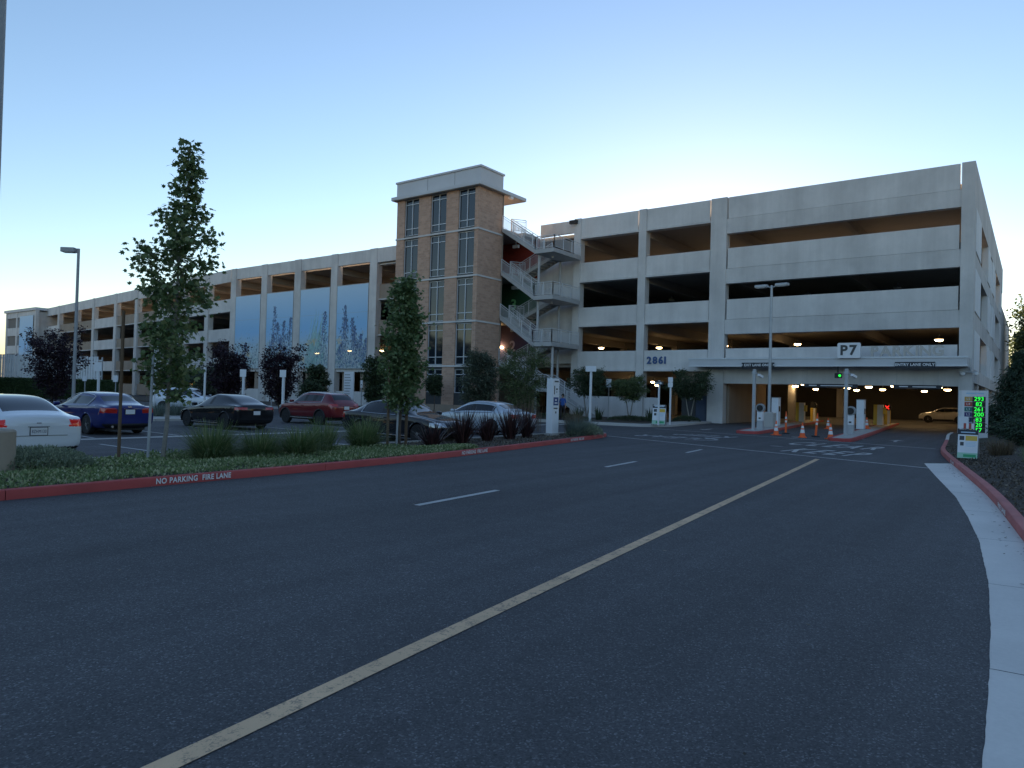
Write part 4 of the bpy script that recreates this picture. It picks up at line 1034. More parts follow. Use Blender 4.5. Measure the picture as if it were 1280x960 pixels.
signpost(-41.0, 20.7, 4.3, 'slim white post seen through the staked maple', 0.12, 0.3, 0.10)
signpost(-62.59, 28.34, 2.45, 'small white sign on a thin post at the end of the hedge', 0.52, 0.55, 0.06, pmat='galv')
signpost(-64.7, 26.8, 2.3, 'small white sign on a thin post in front of the hedge middle', 0.46, 0.4, 0.06, pmat='galv')
signpost(-51.98, 36.19, 3.0, 'thin grey post with narrow plate before the garage wall', 0.3, 0.5, 0.07, pmat='galv')
signpost(-45.89, 40.69, 2.6, 'thin post with narrow white plate beside the directory board', 0.22, 0.62, 0.05, pmat='galv')
signpost(-15.55, 26.75, 2.95, 'white post with blank rectangular plate at the planter tip', 0.46, 0.24, 0.09, 0.12)
signpost(-25.23, 46.02, 2.95, 'small white sign on a thin post above the low concrete wall', 0.42, 0.6, 0.05, 0.12, pmat='galv', rz=0.1)
t = signpost(-18.2, 38.2+1.2, 2.7, 'white post with dark arrow plate near the garage doors', 0.02, 0.02, 0.09, 0.14, rz=0.1)
part('arrow_plate', 'sign_char', t, lambda m: m.obox((-18.2, 39.32, 2.66), (0.56, 0.02, 0.22), 0.1))
part('arrow_mark', 'sign_white', t, lambda m: (m.obox((-18.24, 39.30, 2.66), (0.30, 0.012, 0.05), 0.1), m.add([(-18.1, 39.305, 2.75), (-18.1, 39.305, 2.57), (-17.98, 39.318, 2.66)], [(0, 1, 2)])))
signpost(-18.35, 41.4, 2.95, 'white post with two stacked plates near the garage doors', 0.3, 0.62, 0.09, 0.14, two=True, rz=0.1)
# pylon sign
t = thing('wayfinding_pylon', 'white wayfinding pylon with a blue square standing in the planter', 'pylon sign', (-16.05, 24.55, 0.11))
part('body', 'sign_white', t, lambda m: m.box(-16.2, 24.3, 0.2, -15.9, 24.8, 2.45), bevel=0.015)
part('plinth', 'walk', t, lambda m: m.box(-16.24, 24.26, 0.10, -15.86, 24.84, 0.2))
part('blue_panel', 'sign_blue', t, lambda m: m.box(-15.9, 24.37, 1.35, -15.893, 24.73, 1.68))
part('small_text', 'sign_char', t, lambda m: [m.box(-15.9, y0, z, -15.894, y1, z+h) for y0, y1, z, h in ((24.42, 24.72, 2.30, 0.06), (24.4, 24.46, 1.8, 0.35), (24.55, 24.66, 1.98, 0.07), (24.58, 24.62, 1.86, 0.08), (24.4, 24.68, 1.2, 0.05), (24.52, 24.6, 1.02, 0.08))])
part('small_text', 'sign_white', t, lambda m: [m.box(-15.893, y0, z, -15.888, y1, z+h) for y0, y1, z, h in ((24.48, 24.6, 1.54, 0.06), (24.45, 24.66, 1.42, 0.05))])
# directory board
t = thing('directory_board', 'white directory board with rows of small text in front of the murals', 'sign board', (-46.7, 40.0, 0.1))
part('panel', 'sign_white', t, lambda m: m.box(-47.3, 39.95, 0.75, -46.1, 40.05, 3.3)); part('foot', 'galv', t, lambda m: m.box(-47.0, 39.97, 0.1, -46.4, 40.03, 0.75))
part('text_rows', 'pole_grey', t, lambda m: [m.box(-47.2, 39.94, 3.0-k*0.23, -46.55+0.2*((k*7) % 3)/3, 39.949, 3.07-k*0.23) for k in range(8)])
part('blue_strip', 'sign_blue', t, lambda m: m.box(-47.1, 39.94, 0.85, -46.3, 39.949, 1.02))
# lamp posts at the left
def lamppost(x, y, h, lab, z0=0.0, base=True, heads=((-0.55, 0.0),), br=0.3, bh=0.8, pr=(0.1, 0.08), bmat='walk'):
    t = thing('street_lamp', lab, 'street lamp', (x, y, z0))
    if base: part('concrete_base', bmat, t, lambda m: m.lathe([(br, 0), (br, bh-0.03), (br-0.03, bh)], (x, y, z0), 28), smooth=True)
    part('base_plate', 'galv', t, lambda m: m.box(x-0.18, y-0.18, z0+bh, x+0.18, y+0.18, z0+bh+0.03))
    part('pole', 'pole_grey', t, lambda m: m.tube([(x, y, z0+bh), (x, y, z0+h)], list(pr), 14), smooth=True)
    for dx, dy in heads:
        hd = part('lamp_head', 'pole_grey', t, lambda m: m.obox((x+dx, y+dy, z0+h-0.1), (0.8, 0.45, 0.28), math.atan2(dy, dx)), bevel=0.04)
        part('lens', 'lamp_off', hd, lambda m: m.obox((x+dx, y+dy, z0+h-0.25), (0.6, 0.34, 0.02), math.atan2(dy, dx)))
lamppost(-45.75, 18.34, 9.68, 'tall grey lamp post with one flat head behind the parked cars', heads=((-0.42, -0.35),), pr=(0.095, 0.075))
lamppost(-14.7, 4.5, 9.5, 'grey lamp post on a round tan concrete base beside the white car', 0.11, heads=((-0.55, 0.0), (0.55, 0.0)), br=0.46, bh=0.78, bmat='pole_base')
lamppost(-59.8, 66, 18.6, 'small lamp on the garage roof above the murals', 15.85-15.85, base=False, heads=((0.3, 0),), bh=15.86, pr=(0.07, 0.06))
# ------------------------------------------------------------------ kerb lettering
def kerb_text(body, p0, p1, z=0.078, size=0.135):
    a, b = Vector(p0), Vector(p1); d = (b-a); ang = math.atan2(d.y, d.x); mid = (a+b)/2
    me = text_mesh(body, size, 0, 0.004, 'CENTER', 1.1)
    wdt = max(v.co.x for v in me.vertices)-min(v.co.x for v in me.vertices); sx = d.length/wdt
    n = Vector((d.y, -d.x)).normalized()
    me.transform(Matrix.Translation((mid.x+n.x*0.006, mid.y+n.y*0.006, z)) @ Matrix.Rotation(ang, 4, 'Z') @ Matrix.Rotation(R(90), 4, 'X') @ Matrix.Diagonal((sx, 1, 1, 1)))
    me.materials.clear(); o = link_mesh('kerb_lettering', me, 'cone_white', None); struct(o)
def near_path(path, y):
    for p, q in zip(path, path[1:]):
        if p.y <= y <= q.y and p.x > -15.3: 
            t = (y-p.y)/(q.y-p.y); return p+(q-p)*t
    return path[0]
for body, y0, y1 in (('NO PARKING  FIRE LANE', 6.25, 7.7), ('NO PARKING  FIRE LANE', 15.1, 16.5), ('NO PARKING  FIRE LANE', 23.0, 24.4)):
    kerb_text(body, near_path(lk_path, y0), near_path(lk_path, y1))
for y0, y1 in ((14.9, 13.7), (25.6, 24.4)):
    kerb_text('FIRE LANE', near_path([Vector(p) for p in rk_path], y0), near_path([Vector(p) for p in rk_path], y1), 0.08, 0.11)

# ------------------------------------------------------------------ foliage helpers
LEAF = {
 'diamond': (np.array([(0, 0, 0), (0.32, 0.45, 0.06), (0, 1, 0), (-0.32, 0.45, 0.06)]), [(0, 1, 2), (0, 2, 3)]),
 'narrow': (np.array([(0, 0, 0), (0.13, 0.5, 0.03), (0, 1, -0.05), (-0.13, 0.5, 0.03)]), [(0, 1, 2), (0, 2, 3)]),
 'maple': (np.array([(0, 0, 0), (0.22, 0.16, .03), (0.52, 0.22, .0), (0.34, 0.46, .05), (0.50, 0.72, -.02), (0.18, 0.66, .05), (0, 1.05, -.04), (-0.18, 0.66, .05), (-0.50, 0.72, -.02), (-0.34, 0.46, .05), (-0.52, 0.22, .0), (-0.22, 0.16, .03)]),
           [(0, 1, 2, 3), (0, 3, 4, 5), (0, 5, 6, 7), (0, 7, 8, 9), (0, 9, 10, 11)]),
}
def leaf_mesh(name, mat, pos, size, parent, shape='diamond', outdir=None, droop=0.3, seed=0):
    rg = np.random.default_rng(seed); tv, tf = LEAF[shape]; n = len(pos); k = len(tv)
    y = rg.normal(size=(n, 3)) if outdir is None else np.asarray(outdir)+rg.normal(size=(n, 3))*0.65
    y[:, 2] -= droop; y /= np.linalg.norm(y, axis=1, keepdims=True)+1e-9
    r = rg.normal(size=(n, 3)); r[:, 2] += 0.9
    x = np.cross(y, r); x /= np.linalg.norm(x, axis=1, keepdims=True)+1e-9
    z = np.cross(x, y)
    sz = np.broadcast_to(np.asarray(size, float), (n,))*rg.uniform(0.7, 1.25, n)
    V = pos[:, None, :]+sz[:, None, None]*(tv[None, :, 0:1]*x[:, None]+tv[None, :, 1:2]*y[:, None]+tv[None, :, 2:3]*z[:, None])
    V = V.reshape(-1, 3)-np.array(org(parent))
    me = bpy.data.meshes.new(name); me.vertices.add(n*k); me.vertices.foreach_set('co', V.ravel())
    li = np.concatenate([np.array(f) for f in tf]); per = len(li)
    loops = (np.arange(n)[:, None]*k+li[None]).ravel(); me.loops.add(len(loops)); me.loops.foreach_set('vertex_index', loops.astype(np.int32))
    ls = np.array([len(f) for f in tf]); st = np.concatenate([[0], np.cumsum(ls)[:-1]])
    me.polygons.add(n*len(tf)); me.polygons.foreach_set('loop_start', (np.arange(n)[:, None]*per+st[None]).ravel().astype(np.int32))
    me.update(calc_edges=True); me.validate()
    return link_mesh(name, me, mat, parent)
def blades(name, mat, root, n, length, width, spread, seed, parent, base_r=0.12, curl=0.9, seg=4, lvar=0.35, up=1.0):
    rg = np.random.default_rng(seed); mb_v = []; mb_f = []
    for i in range(n):
        az = rg.uniform(0, 2*math.pi); br = base_r*math.sqrt(rg.random()); bx_, by_ = root[0]+br*math.cos(az+rg.normal()*.5), root[1]+br*math.sin(az+rg.normal()*.5)
        L = length*rg.uniform(1-lvar, 1+lvar*0.5); lean = spread*rg.uniform(0.1, 1); w0 = width*rg.uniform(0.7, 1.2)
        p = np.array([bx_, by_, root[2]]); sd_ = np.array([-math.sin(az), math.cos(az), 0.0]); ang = lean*0.5; b0 = len(mb_v); tw = rg.normal()*0.5
        sd_ = sd_*math.cos(tw)+np.array([math.cos(az), math.sin(az), 0])*math.sin(tw)
        for s in range(seg+1):
            f = s/seg; wd_ = w0*(1-f**1.6)*0.5+0.0015
            mb_v.append(tuple(p-sd_*wd_)); mb_v.append(tuple(p+sd_*wd_))
            a = ang+lean*curl*f*f
            p = p+np.array([math.cos(az)*math.sin(a), math.sin(az)*math.sin(a), math.cos(a)*up])*L/seg
        for s in range(seg): mb_f.append((b0+2*s, b0+2*s+1, b0+2*s+3, b0+2*s+2))
    m = MB(); m.v = mb_v; m.f = mb_f
    return m.build(name, mat, parent)
def make_tree(name, label, cat, base, height, trunk_r, prof, z_first, nbranch, leaves_per, leaf, lsize, lmat, bark='bark', seed=1, up=0.9, stems=1, lean=(0, 0), group=None, scatter=0.16, clump=0.55, droop=0.3):
    """prof(f): crown half width at crown fraction f (0 bottom, 1 top)"""
    rg = np.random.default_rng(seed); t = thing(name, label, cat, base, group); bx_, by_, bz = base
    tm = MB(); pos = []; outs = []
    for s in range(stems):
        sa = 2*math.pi*s/stems+rg.random(); spread = 0 if stems == 1 else prof(0.6)*0.55
        tp = []
        for i in range(9):
            f = i/8; tp.append((bx_+lean[0]*f+math.cos(sa)*spread*f+rg.normal()*0.02*height*0.12, by_+lean[1]*f+math.sin(sa)*spread*f+rg.normal()*0.02*height*0.12, bz-0.03+(height*(0.97 if stems == 1 else rg.uniform(.8, .95)))*f))
        tm.tube(tp, [trunk_r*(1-0.88*i/8)+0.006 for i in range(9)], 8)
        for b in range(nbranch//stems):
            f = (b+rg.random())/(nbranch//stems); zz = z_first+(height-z_first)*f
            q = min(7.999, (zz/(height))*8); i0 = int(q); p0 = Vector(tp[i0]).lerp(Vector(tp[i0+1]), q-i0)
            az = b*2.39996+rg.normal()*0.4; L = prof(f)*rg.uniform(0.6, 1.08)
            d = Vector((math.cos(az), math.sin(az), up*rg.uniform(0.5, 1.2))); pts = [p0]
            for k in range(1, 5): pts.append(p0+Vector((d.x*L*k/4, d.y*L*k/4, d.z*L*k/4*(0.6+0.4*k/4)))+Vector(rg.normal(size=3)*0.03*L))
            tm.tube(pts, [max(0.004, trunk_r*0.33*(1-f*0.6)*(1-k/4.6)) for k in range(5)], 5)
            nl = max(3, int(leaves_per*(0.55+0.9*L/max(prof(0.4), .01))*0.6))
            for c in range(3+int(L > 0.5)):
                u_ = rg.uniform(0.25, 1.05); j = min(3.999, u_*4 if u_ < 1 else 3.99); jj = int(j); cc = pts[jj].lerp(pts[jj+1], j-jj)
                kk = nl//3
                pp = np.array(cc)[None]+rg.normal(size=(kk, 3))*np.array([1, 1, 0.8])*scatter*(0.5+clump*L)
                pos.append(pp); o_ = pp-np.array([[bx_+lean[0]*f, by_+lean[1]*f, 0]])*np.array([1, 1, 0])-np.array([0, 0, 1])*pp[:, 2:3]
                outs.append(o_/(np.linalg.norm(o_, axis=1, keepdims=True)+1e-6))
    tm.build('trunk', bark, t, smooth=True)
    pos = np.concatenate(pos); outs = np.concatenate(outs)
    leaf_mesh('crown', lmat, pos, lsize, t, leaf, outs, droop, seed+5)
    return t
def stakes(t, pts):
    for (x, y, h, m, r, dx) in pts:
        part('stake', m, t, lambda mb: mb.tube([(x, y, 0.08), (x+dx, y, h)], r, 8), smooth=True)
# staked maples in the planter
prof1 = lambda f: (0.30+0.42*math.sin(math.pi*min(1, 0.12+0.76*f)))*(1.0-0.85*max(0, f-0.5)/0.5)
T1 = make_tree('maple_tree', 'tall slim young maple tied between wooden stakes in the planter', 'tree', (-15.35, 8.0, 0.11), 7.15, 0.045, prof1, 1.35, 74, 86, 'maple', 0.107, 'leaf_maple', 'bark_pale', 21, 0.85, 1, (0.12, 0.28), 'staked young trees in the planter')
stakes(T1, [(-15.55, 7.15, 3.3, 'stake_wood', 0.035, 0.0), (-15.35, 7.66, 2.4, 'galv', 0.03, 0.10)])
prof2 = lambda f: 0.20+0.50*math.sin(math.pi*min(1, (0.12+0.84*f)**0.8))
T2 = make_tree('maple_tree', 'shorter dense young tree tied between stakes beside the black sedan', 'tree', (-15.55, 15.35, 0.11), 5.2, 0.04, prof2, 1.0, 74, 120, 'maple', 0.105, 'leaf_young', 'bark', 33, 0.9, 1, (0.0, 0.1), 'staked young trees in the planter')
stakes(T2, [(-15.62, 14.92, 2.6, 'stake_wood', 0.04, 0.0), (-15.52, 15.2, 2.2, 'galv', 0.03, 0.04), (-15.48, 15.55, 2.3, 'stake_wood', 0.045, 0.0)])
# purple-leaved plums
vase = lambda w_: (lambda f: w_*(0.45+0.75*math.sin(math.pi*min(1, 0.15+0.7*f))))
for x, y, h, w_, lab, sd_ in ((-53.4, 20.2, 4.5, 1.15, 'dark purple-leaved tree in front of the hedge', 41), (-47.6, 29.4, 4.2, 1.05, 'dark purple-leaved bush tree left of the white posts before the murals', 42), (-44.4, 31.6, 4.1, 1.0, 'dark purple-leaved bush tree behind the black fastback car', 43)):
    make_tree('plum_tree', lab, 'tree', (x, y, 0.02), h, 0.06, vase(w_), 0.5, 84, 105, 'diamond', 0.16, 'leaf_purple', 'bark', sd_, 1.5, 4, (0, 0), 'purple-leaved trees')
# greens along the building
bushy = lambda w_: (lambda f: w_*(0.35+0.8*math.sin(math.pi*min(1, 0.12+0.80*f))))
make_tree('evergreen_tree', 'small dark evergreen tree beside the directory board', 'tree', (-45.2, 41.5, 0.1), 4.5, 0.06, bushy(0.95), 0.4, 70, 130, 'diamond', 0.17, 'leaf_dark', 'bark', 51, 0.5)
make_tree('evergreen_tree', 'narrow dark green tree before the middle mural', 'tree', (-55.5, 43.5, 0.1), 3.9, 0.06, bushy(1.0), 0.5, 60, 120, 'diamond', 0.18, 'leaf_dark', 'bark', 52, 0.6)
make_tree('olive_tree', 'rounded grey-green olive tree before the brick tower', 'tree', (-30.3, 37.2, 0.1), 4.35, 0.08, bushy(1.2), 0.3, 100, 150, 'narrow', 0.2, 'leaf_olive', 'bark', 53, 0.5)
make_tree('willow_tree', 'feathery yellow-green tree hiding the foot of the open stair', 'tree', (-26.9, 37.6, 0.1), 5.0, 0.05, bushy(1.1), 0.4, 90, 130, 'narrow', 0.17, 'leaf_feather', 'bark_pale', 54, 0.7, 2)
make_tree('young_tree', 'small dark tree before the lowest tower windows', 'tree', (-39.4, 42.7, 0.1), 3.1, 0.035, bushy(0.6), 1.5, 36, 100, 'diamond', 0.15, 'leaf_dark', 'bark', 55, 0.4)
make_tree('young_tree', 'slim green tree on pale stems beside the lower stair flight', 'tree', (-26.2, 44.6, 0.1), 3.85, 0.05, bushy(0.95), 1.9, 44, 130, 'narrow', 0.2, 'leaf_dark', 'bark_pale', 56, 0.35, 2)
make_tree('young_tree', 'small green tree behind the sandwich board near the doors', 'tree', (-23.2, 45.4, 0.1), 3.4, 0.05, bushy(0.85), 1.7, 44, 130, 'narrow', 0.2, 'leaf_feather', 'bark_pale', 57, 0.35, 2)
make_tree('young_tree', 'broad green tree in front of the blue doors', 'tree', (-20.65, 50.1, 0.1), 4.1, 0.05, bushy(1.1), 1.9, 54, 140, 'narrow', 0.2, 'leaf_dark', 'bark_pale', 58, 0.35, 2)
make_tree('shrub', 'low green shrub beside the red car near the garage wall', 'shrub', (-48.6, 37.5, 0.1), 2.2, 0.04, bushy(0.9), 0.2, 40, 110, 'diamond', 0.16, 'leaf_dark', 'bark', 59, 0.5)
make_tree('shrub', 'brownish green shrub between the purple bush and garage wall', 'shrub', (-52.5, 30.8, 0.1), 3.1, 0.04, bushy(1.4), 0.2, 56, 110, 'diamond', 0.18, 'leaf_olive', 'bark', 60, 0.5)
make_tree('shrub', 'round green shrub behind the white crossover car', 'shrub', (-58.5, 31.5, 0.1), 2.9, 0.04, bushy(1.7), 0.2, 60, 110, 'diamond', 0.2, 'leaf_dark', 'bark', 61, 0.5)
# dark conifers and shrubs at the right
cone = lambda w_: (lambda f: w_*(1.05-0.95*f))
make_tree('conifer_tree', 'dark drooping conifer beside the space counter', 'tree', (-0.75, 46.5, 0.2), 4.7, 0.10, cone(1.75), 0.3, 150, 190, 'narrow', 0.2, 'leaf_conifer', 'bark', 71, 0.05, droop=0.8)
make_tree('conifer_tree', 'broad dark conifer behind the right kerb bed', 'tree', (0.75, 40.0, 0.3), 4.6, 0.12, cone(2.0), 0.3, 170, 190, 'narrow', 0.2, 'leaf_conifer', 'bark', 72, 0.05, droop=0.8)
make_tree('conifer_tree', 'dark conifer standing behind the other conifers', 'tree', (0.5, 55.5, 0.1), 6.2, 0.12, cone(2.3), 0.3, 120, 170, 'narrow', 0.24, 'leaf_conifer', 'bark', 73, 0.05, droop=0.8)
for x, y, h, w_, sd_, lab in ((1.6, 104, 15.5, 3.6, 81, 'tall sunlit tree behind the garage at the right'), (6.5, 96, 16.5, 4.2, 82, 'tall tree behind the garage beside the sunlit one'), (-0.4, 126, 13.0, 3.2, 83, 'distant tree just beyond the rear of the garage'), (10.5, 78, 13.5, 4.0, 84, 'tall leafy tree beyond the conifers')):
    make_tree('background_tree', lab, 'tree', (x, y, 0.1), h, 0.25, bushy(w_), 2.0, 110, 170, 'diamond', 0.42, 'leaf_feather', 'bark', sd_, 0.5, group='trees behind the garage', scatter=0.3)
for x, y, h, w_, lab, mt, sd_ in ((-0.1, 34.0, 0.9, 1.1, 'low green shrub beneath the conifers', 'leaf_conifer', 91), (0.7, 26.6, 0.8, 0.9, 'low dark shrub on the mulch bed', 'leaf_conifer', 92), (0.95, 20.8, 0.75, 0.8, 'dark spreading shrub on the mulch bed above the kerb', 'leaf_olive', 93)):
    make_tree('shrub', lab, 'shrub', (x, y, 0.25), h, 0.03, bushy(w_), 0.05, 50, 130, 'narrow', 0.16, mt, 'bark', sd_, 0.4)
def grass(name, lab, x, y, z, n, L, wd_, spr, mat, sd_, group=None, br=0.16, curl=0.9):
    t = thing(name, lab, 'grass' if 'grass' in name else 'plant', (x, y, z), group); blades('leaves', mat, (x, y, z), n, L, wd_, spr, sd_, t, br, curl); return t
gl = ['wide green grass clump next to the tall staked maple', 'green grass clump between two clumps in front of the black fastback', 'green grass clump in front of the red car', 'thin green grass clump with loose stems before the red car', 'dense green grass clump beside the black sedan']
for i, (x, y, n, L, s) in enumerate(((-14.85, 8.85, 1200, 0.84, 2.1), (-14.7, 9.95, 1000, 0.70, 2.1), (-14.5, 10.9, 1000, 0.76, 2.0), (-15.1, 12.1, 420, 0.84, 1.1), (-15.3, 13.7, 1000, 0.88, 1.9))):
    grass('grass_clump', gl[i], x, y, 0.10, n, L, 0.013, s, 'blade_green', 100+i, 'green grass clumps in the planter', 0.26)
fl = ['short reddish flax plant at the foot of the second staked tree', 'large dark flax plant in front of the black sedan headlamp', 'dark flax plant between the sedans', 'tall dark flax plant in front of the silver car', 'dark flax plant at the silver car rear corner']
for i, (x, y, n, L, s) in enumerate(((-14.6, 15.8, 95, 0.82, 1.9), (-15.05, 17.7, 140, 1.15, 1.5), (-15.3, 19.3, 110, 1.02, 1.35), (-15.5, 20.9, 140, 1.18, 1.3), (-15.75, 22.3, 120, 1.15, 1.25))):
    grass('flax_plant', fl[i], x, y, 0.10, n, L, 0.045, s, 'blade_flax', 120+i, 'dark flax plants in the planter', 0.14, 0.35)
for i, (x, y, L, lab) in enumerate(((-15.2, 25.2, 0.75, 'grey-green grass mound beside the wayfinding pylon'), (-15.35, 26.0, 0.7, 'grey-green grass mound at the foot of the white post'), (-15.7, 25.7, 0.95, 'tall pale grass behind the grey-green mounds'))):
    grass('grass_mound', lab, x, y, 0.10, 520, L, 0.012, 1.25 if i < 2 else 0.6, 'blade_grey' if i < 2 else 'blade_dry', 140+i, None, 0.3)
grass('dry_grass', 'pale dry grass stalks behind the silver car', -19.5, 27.6, 0.02, 160, 1.5, 0.02, 0.35, 'blade_dry', 150, None, 0.5)
for i, (x, y, L, lab) in enumerate(((-0.9, 27.2, 0.5, 'small brown dry grass tuft beside the sandwich board'), (0.05, 23.2, 0.5, 'brown dry grass tuft on the mulch bed'), (0.75, 17.8, 0.5, 'loose brown grass tuft near the red kerb'))):
    grass('grass_tuft', lab, x, y, 0.25, 420, L, 0.010, 1.2, 'blade_dry' if i != 1 else 'blade_green', 160+i, 'dry grass tufts on the mulch bed', 0.3)
for i, (x, y, lab) in enumerate(((-26.5, 43.9, 'dark strap-leaved plant below the low wall'), (-25.0, 44.2, 'larger dark strap-leaved plant below the low wall'), (-22.1, 46.5, 'dark strap-leaved plant beside the dark doorway'), (-27.9, 43.5, 'low dark plant left of the strap-leaved plants'))):
    grass('strap_plant', lab, x, y, 0.12, 40, 0.9 if i != 3 else 0.5, 0.09, 1.0, 'leaf_dark', 170+i, 'strap-leaved plants before the garage wall', 0.2, 0.5)
# low shrubs on the lot island by the white crossover
for i, (x, y) in enumerate(((-38.5, 17.6), (-36.8, 18.8), (-37.6, 20.2), (-35.2, 20.1))):
    grass('grass_mound', 'pale grey-green mound on the lot island before the white crossover car', x, y, 0.1, 420, 0.75, 0.014, 1.25, 'blade_grey', 180+i, 'pale mounds on the lot island', 0.35)
struct(MB().prism([(-41, 15.5), (-34.0, 17.2), (-33.4, 21.5), (-40, 22.0)], -0.02, 0.12).build('lot_island', 'walk'))
# ground cover in the planter
rg = np.random.default_rng(5)
nC = 30000; yy = rg.uniform(2.5, 16.2, nC); _kp = [p for p in lk_path if p.x > -15.3 and p.y < 28]
kx = np.interp(yy, [p.y for p in _kp], [p.x for p in _kp])
xx = kx-0.17-rg.random(nC)*np.where(yy < 12, 3.75, np.maximum(0.5, 3.75-(yy-12)*0.78))
zz = 0.12+0.10*rg.random(nC)*(0.6+0.6*np.sin(xx*2.3+1)*np.sin(yy*1.7))
stuff(tag(leaf_mesh('ground_cover', 'leaf_cover', np.stack([xx, yy, zz], 1), 0.062, None, 'diamond', np.tile([0, 0, 0.8], (nC, 1)), -0.2, 7), 'low pale green ground cover behind the red kerb', 'ground cover'))
def mound_cover(name, label, cx, cy, rx, ry, h, n, mat, sz, seed, z0=0.1, group=None, shape='narrow'):
    rg = np.random.default_rng(seed); a = rg.uniform(0, 2*math.pi, n); r = np.sqrt(rg.random(n)); top = h*np.sqrt(np.clip(1-r*r, 0, 1))*rg.uniform(0.55, 1.05, n)
    p = np.stack([cx+rx*r*np.cos(a), cy+ry*r*np.sin(a), z0+top], 1); o = np.stack([np.cos(a)*r, np.sin(a)*r, np.full(n, 0.9)], 1)
    t = thing(name, label, 'shrub', (cx, cy, z0), group); leaf_mesh('foliage', mat, p, sz, t, shape, o, 0.0, seed+1); part('stems', 'bark', t, lambda m: [m.tube([(cx, cy, z0-0.05), (cx+0.5*rx*math.cos(q), cy+0.5*ry*math.sin(q), z0+h*0.6)], 0.012, 5) for q in range(7)])
mound_cover('sage_shrub', 'pale grey-green mounded shrub at the rear of the white car', -14.9, 5.3, 0.75, 1.1, 0.42, 5200, 'leaf_sage', 0.075, 201)
mound_cover('sage_shrub', 'blue-grey mounded shrub in the planter tip', -15.15, 25.7, 0.7, 0.9, 0.5, 3000, 'leaf_sage', 0.09, 202)
mound_cover('sage_shrub', 'grey mounded shrub between pylon and post', -15.7, 26.3, 0.6, 0.7, 0.45, 2200, 'leaf_sage', 0.09, 203)
for i, (x, y, rx, ry, h, lab, mt) in enumerate(((2.0, 33.0, 1.6, 2.5, 0.9, 'dark green low shrub mass under the conifers', 'leaf_conifer'), (4.2, 27.0, 2.0, 2.6, 1.3, 'dark rounded shrub above the mulch bed', 'leaf_conifer'), (3.2, 18.2, 1.2, 1.8, 0.75, 'dark rounded shrub beside the road edge bed', 'leaf_olive'))):
    mound_cover('shrub', lab, x, y, rx, ry, h, 5000, mt, 0.14, 210+i, 0.3)
mound_cover('shrub', 'low dark hedge plant below the address number', -22.5, 44.6, 2.0, 0.6, 0.35, 2600, 'leaf_dark', 0.12, 220, 0.1)
mound_cover('shrub', 'low dark hedge plant beside the entrance pillar', -20.6, 49.4, 0.9, 1.2, 0.4, 1800, 'leaf_dark', 0.12, 221, 0.1)
mound_cover('shrub', 'low dark hedge plant below the concrete wall', -27.5, 43.0, 2.6, 0.7, 0.35, 2600, 'leaf_dark', 0.12, 222, 0.1)
# bark chips
def chips(name, n, xy, z, sz, seed, label):
    p = np.array([(*q, z) for q in xy]); leaf_mesh_o = leaf_mesh(name, 'chip', p, sz, None, 'diamond', np.tile([0, 0, 0.0], (len(p), 1)), 0.0, seed); stuff(tag(leaf_mesh_o, label, 'bark chips'))
rg = np.random.default_rng(8); xy = []
for i in range(9000):
    y = rg.uniform(8, 36); b = rk_path[int(np.argmin([abs(p.y-y) for p in rk_path]))].x; xy.append((b+0.17+abs(rg.normal())*1.5, y))
pz = np.array([0.13+0.12*min(1, (q[0]+4)/8) for q in xy])
p = np.array([(a, b, 0.11+0.145*math.sqrt(max(0.0, min(1.0, (a-rk_path[int(np.argmin([abs(k.y-b) for k in rk_path[::4]]))*4].x-0.15)/1.6)))) for a, b in xy])
stuff(tag(leaf_mesh('bark_chips', 'chip', p, 0.055, None, 'diamond', None, 0.0, 9), 'loose brown bark chips on the bed beside the right kerb', 'bark chips'))
xy = [(rg.uniform(-16.2, -13.3), rg.uniform(15.5, 26.5)) for _ in range(4500)]
xy = [(a, b) for a, b in xy if a < near_path(lk_path, b).x-0.2]
stuff(tag(leaf_mesh('bark_chips', 'chip', np.array([(a, b, 0.125) for a, b in xy]), 0.055, None, 'diamond', None, 0.0, 10), 'loose brown bark chips around the dark flax plants', 'bark chips'))

# ------------------------------------------------------------------ hedge and slat fence at the far left
hx0, hy0, hx1, hy1 = -88.6, 25.4, -76.25, 34.4
HR = Run((hx0, hy0), (hx1-hx0, hy1-hy0), (-(hy1-hy0), hx1-hx0)); HL = math.hypot(hx1-hx0, hy1-hy0); FLN = HL-2.6
HG = thing('hedge', 'clipped dark green hedge below the white slat fence', 'hedge', (*HR.pt(HL/2, 0.5), 0.0))
part('core', 'leaf_hedge', HG, lambda m: HR.box(m, 0.1, HL-0.1, 0.1, 1.0, 0.0, 1.9))
rg = np.random.default_rng(12); n = 16000
a = rg.random(n)*HL; fr = rg.random(n); tt = np.where(fr < 0.7, rg.normal(0.06, 0.05, n), rg.random(n)*1.1); zt = np.where(fr < 0.7, rg.random(n)*2.05, rg.normal(1.98, 0.05, n))
P2 = np.array([HR.pt(i, j) for i, j in zip(a, tt)]); leaf_mesh('foliage', 'leaf_hedge', np.column_stack([P2, zt]), 0.15, HG, 'diamond', None, 0.0, 13)
FS = Run((hx0+0.9*HR.n.x*2.2, hy0+0.9*HR.n.y*2.2), HR.d, HR.n)
FE = thing('slat_fence', 'tall white fence of upright slats behind the hedge', 'fence', (*FS.pt(HL/2, 0), 0.0))
for i in range(int(FLN/0.27)):
    part('slat', 'white_paint', FE, lambda m: FS.box(m, i*0.27, i*0.27+0.20, -0.03, 0.03, 0.1, 4.55))
for z in (0.6, 2.4, 4.1): part('rail', 'white_paint', FE, lambda m: FS.box(m, -0.1, FLN, 0.031, 0.10, z, z+0.12))
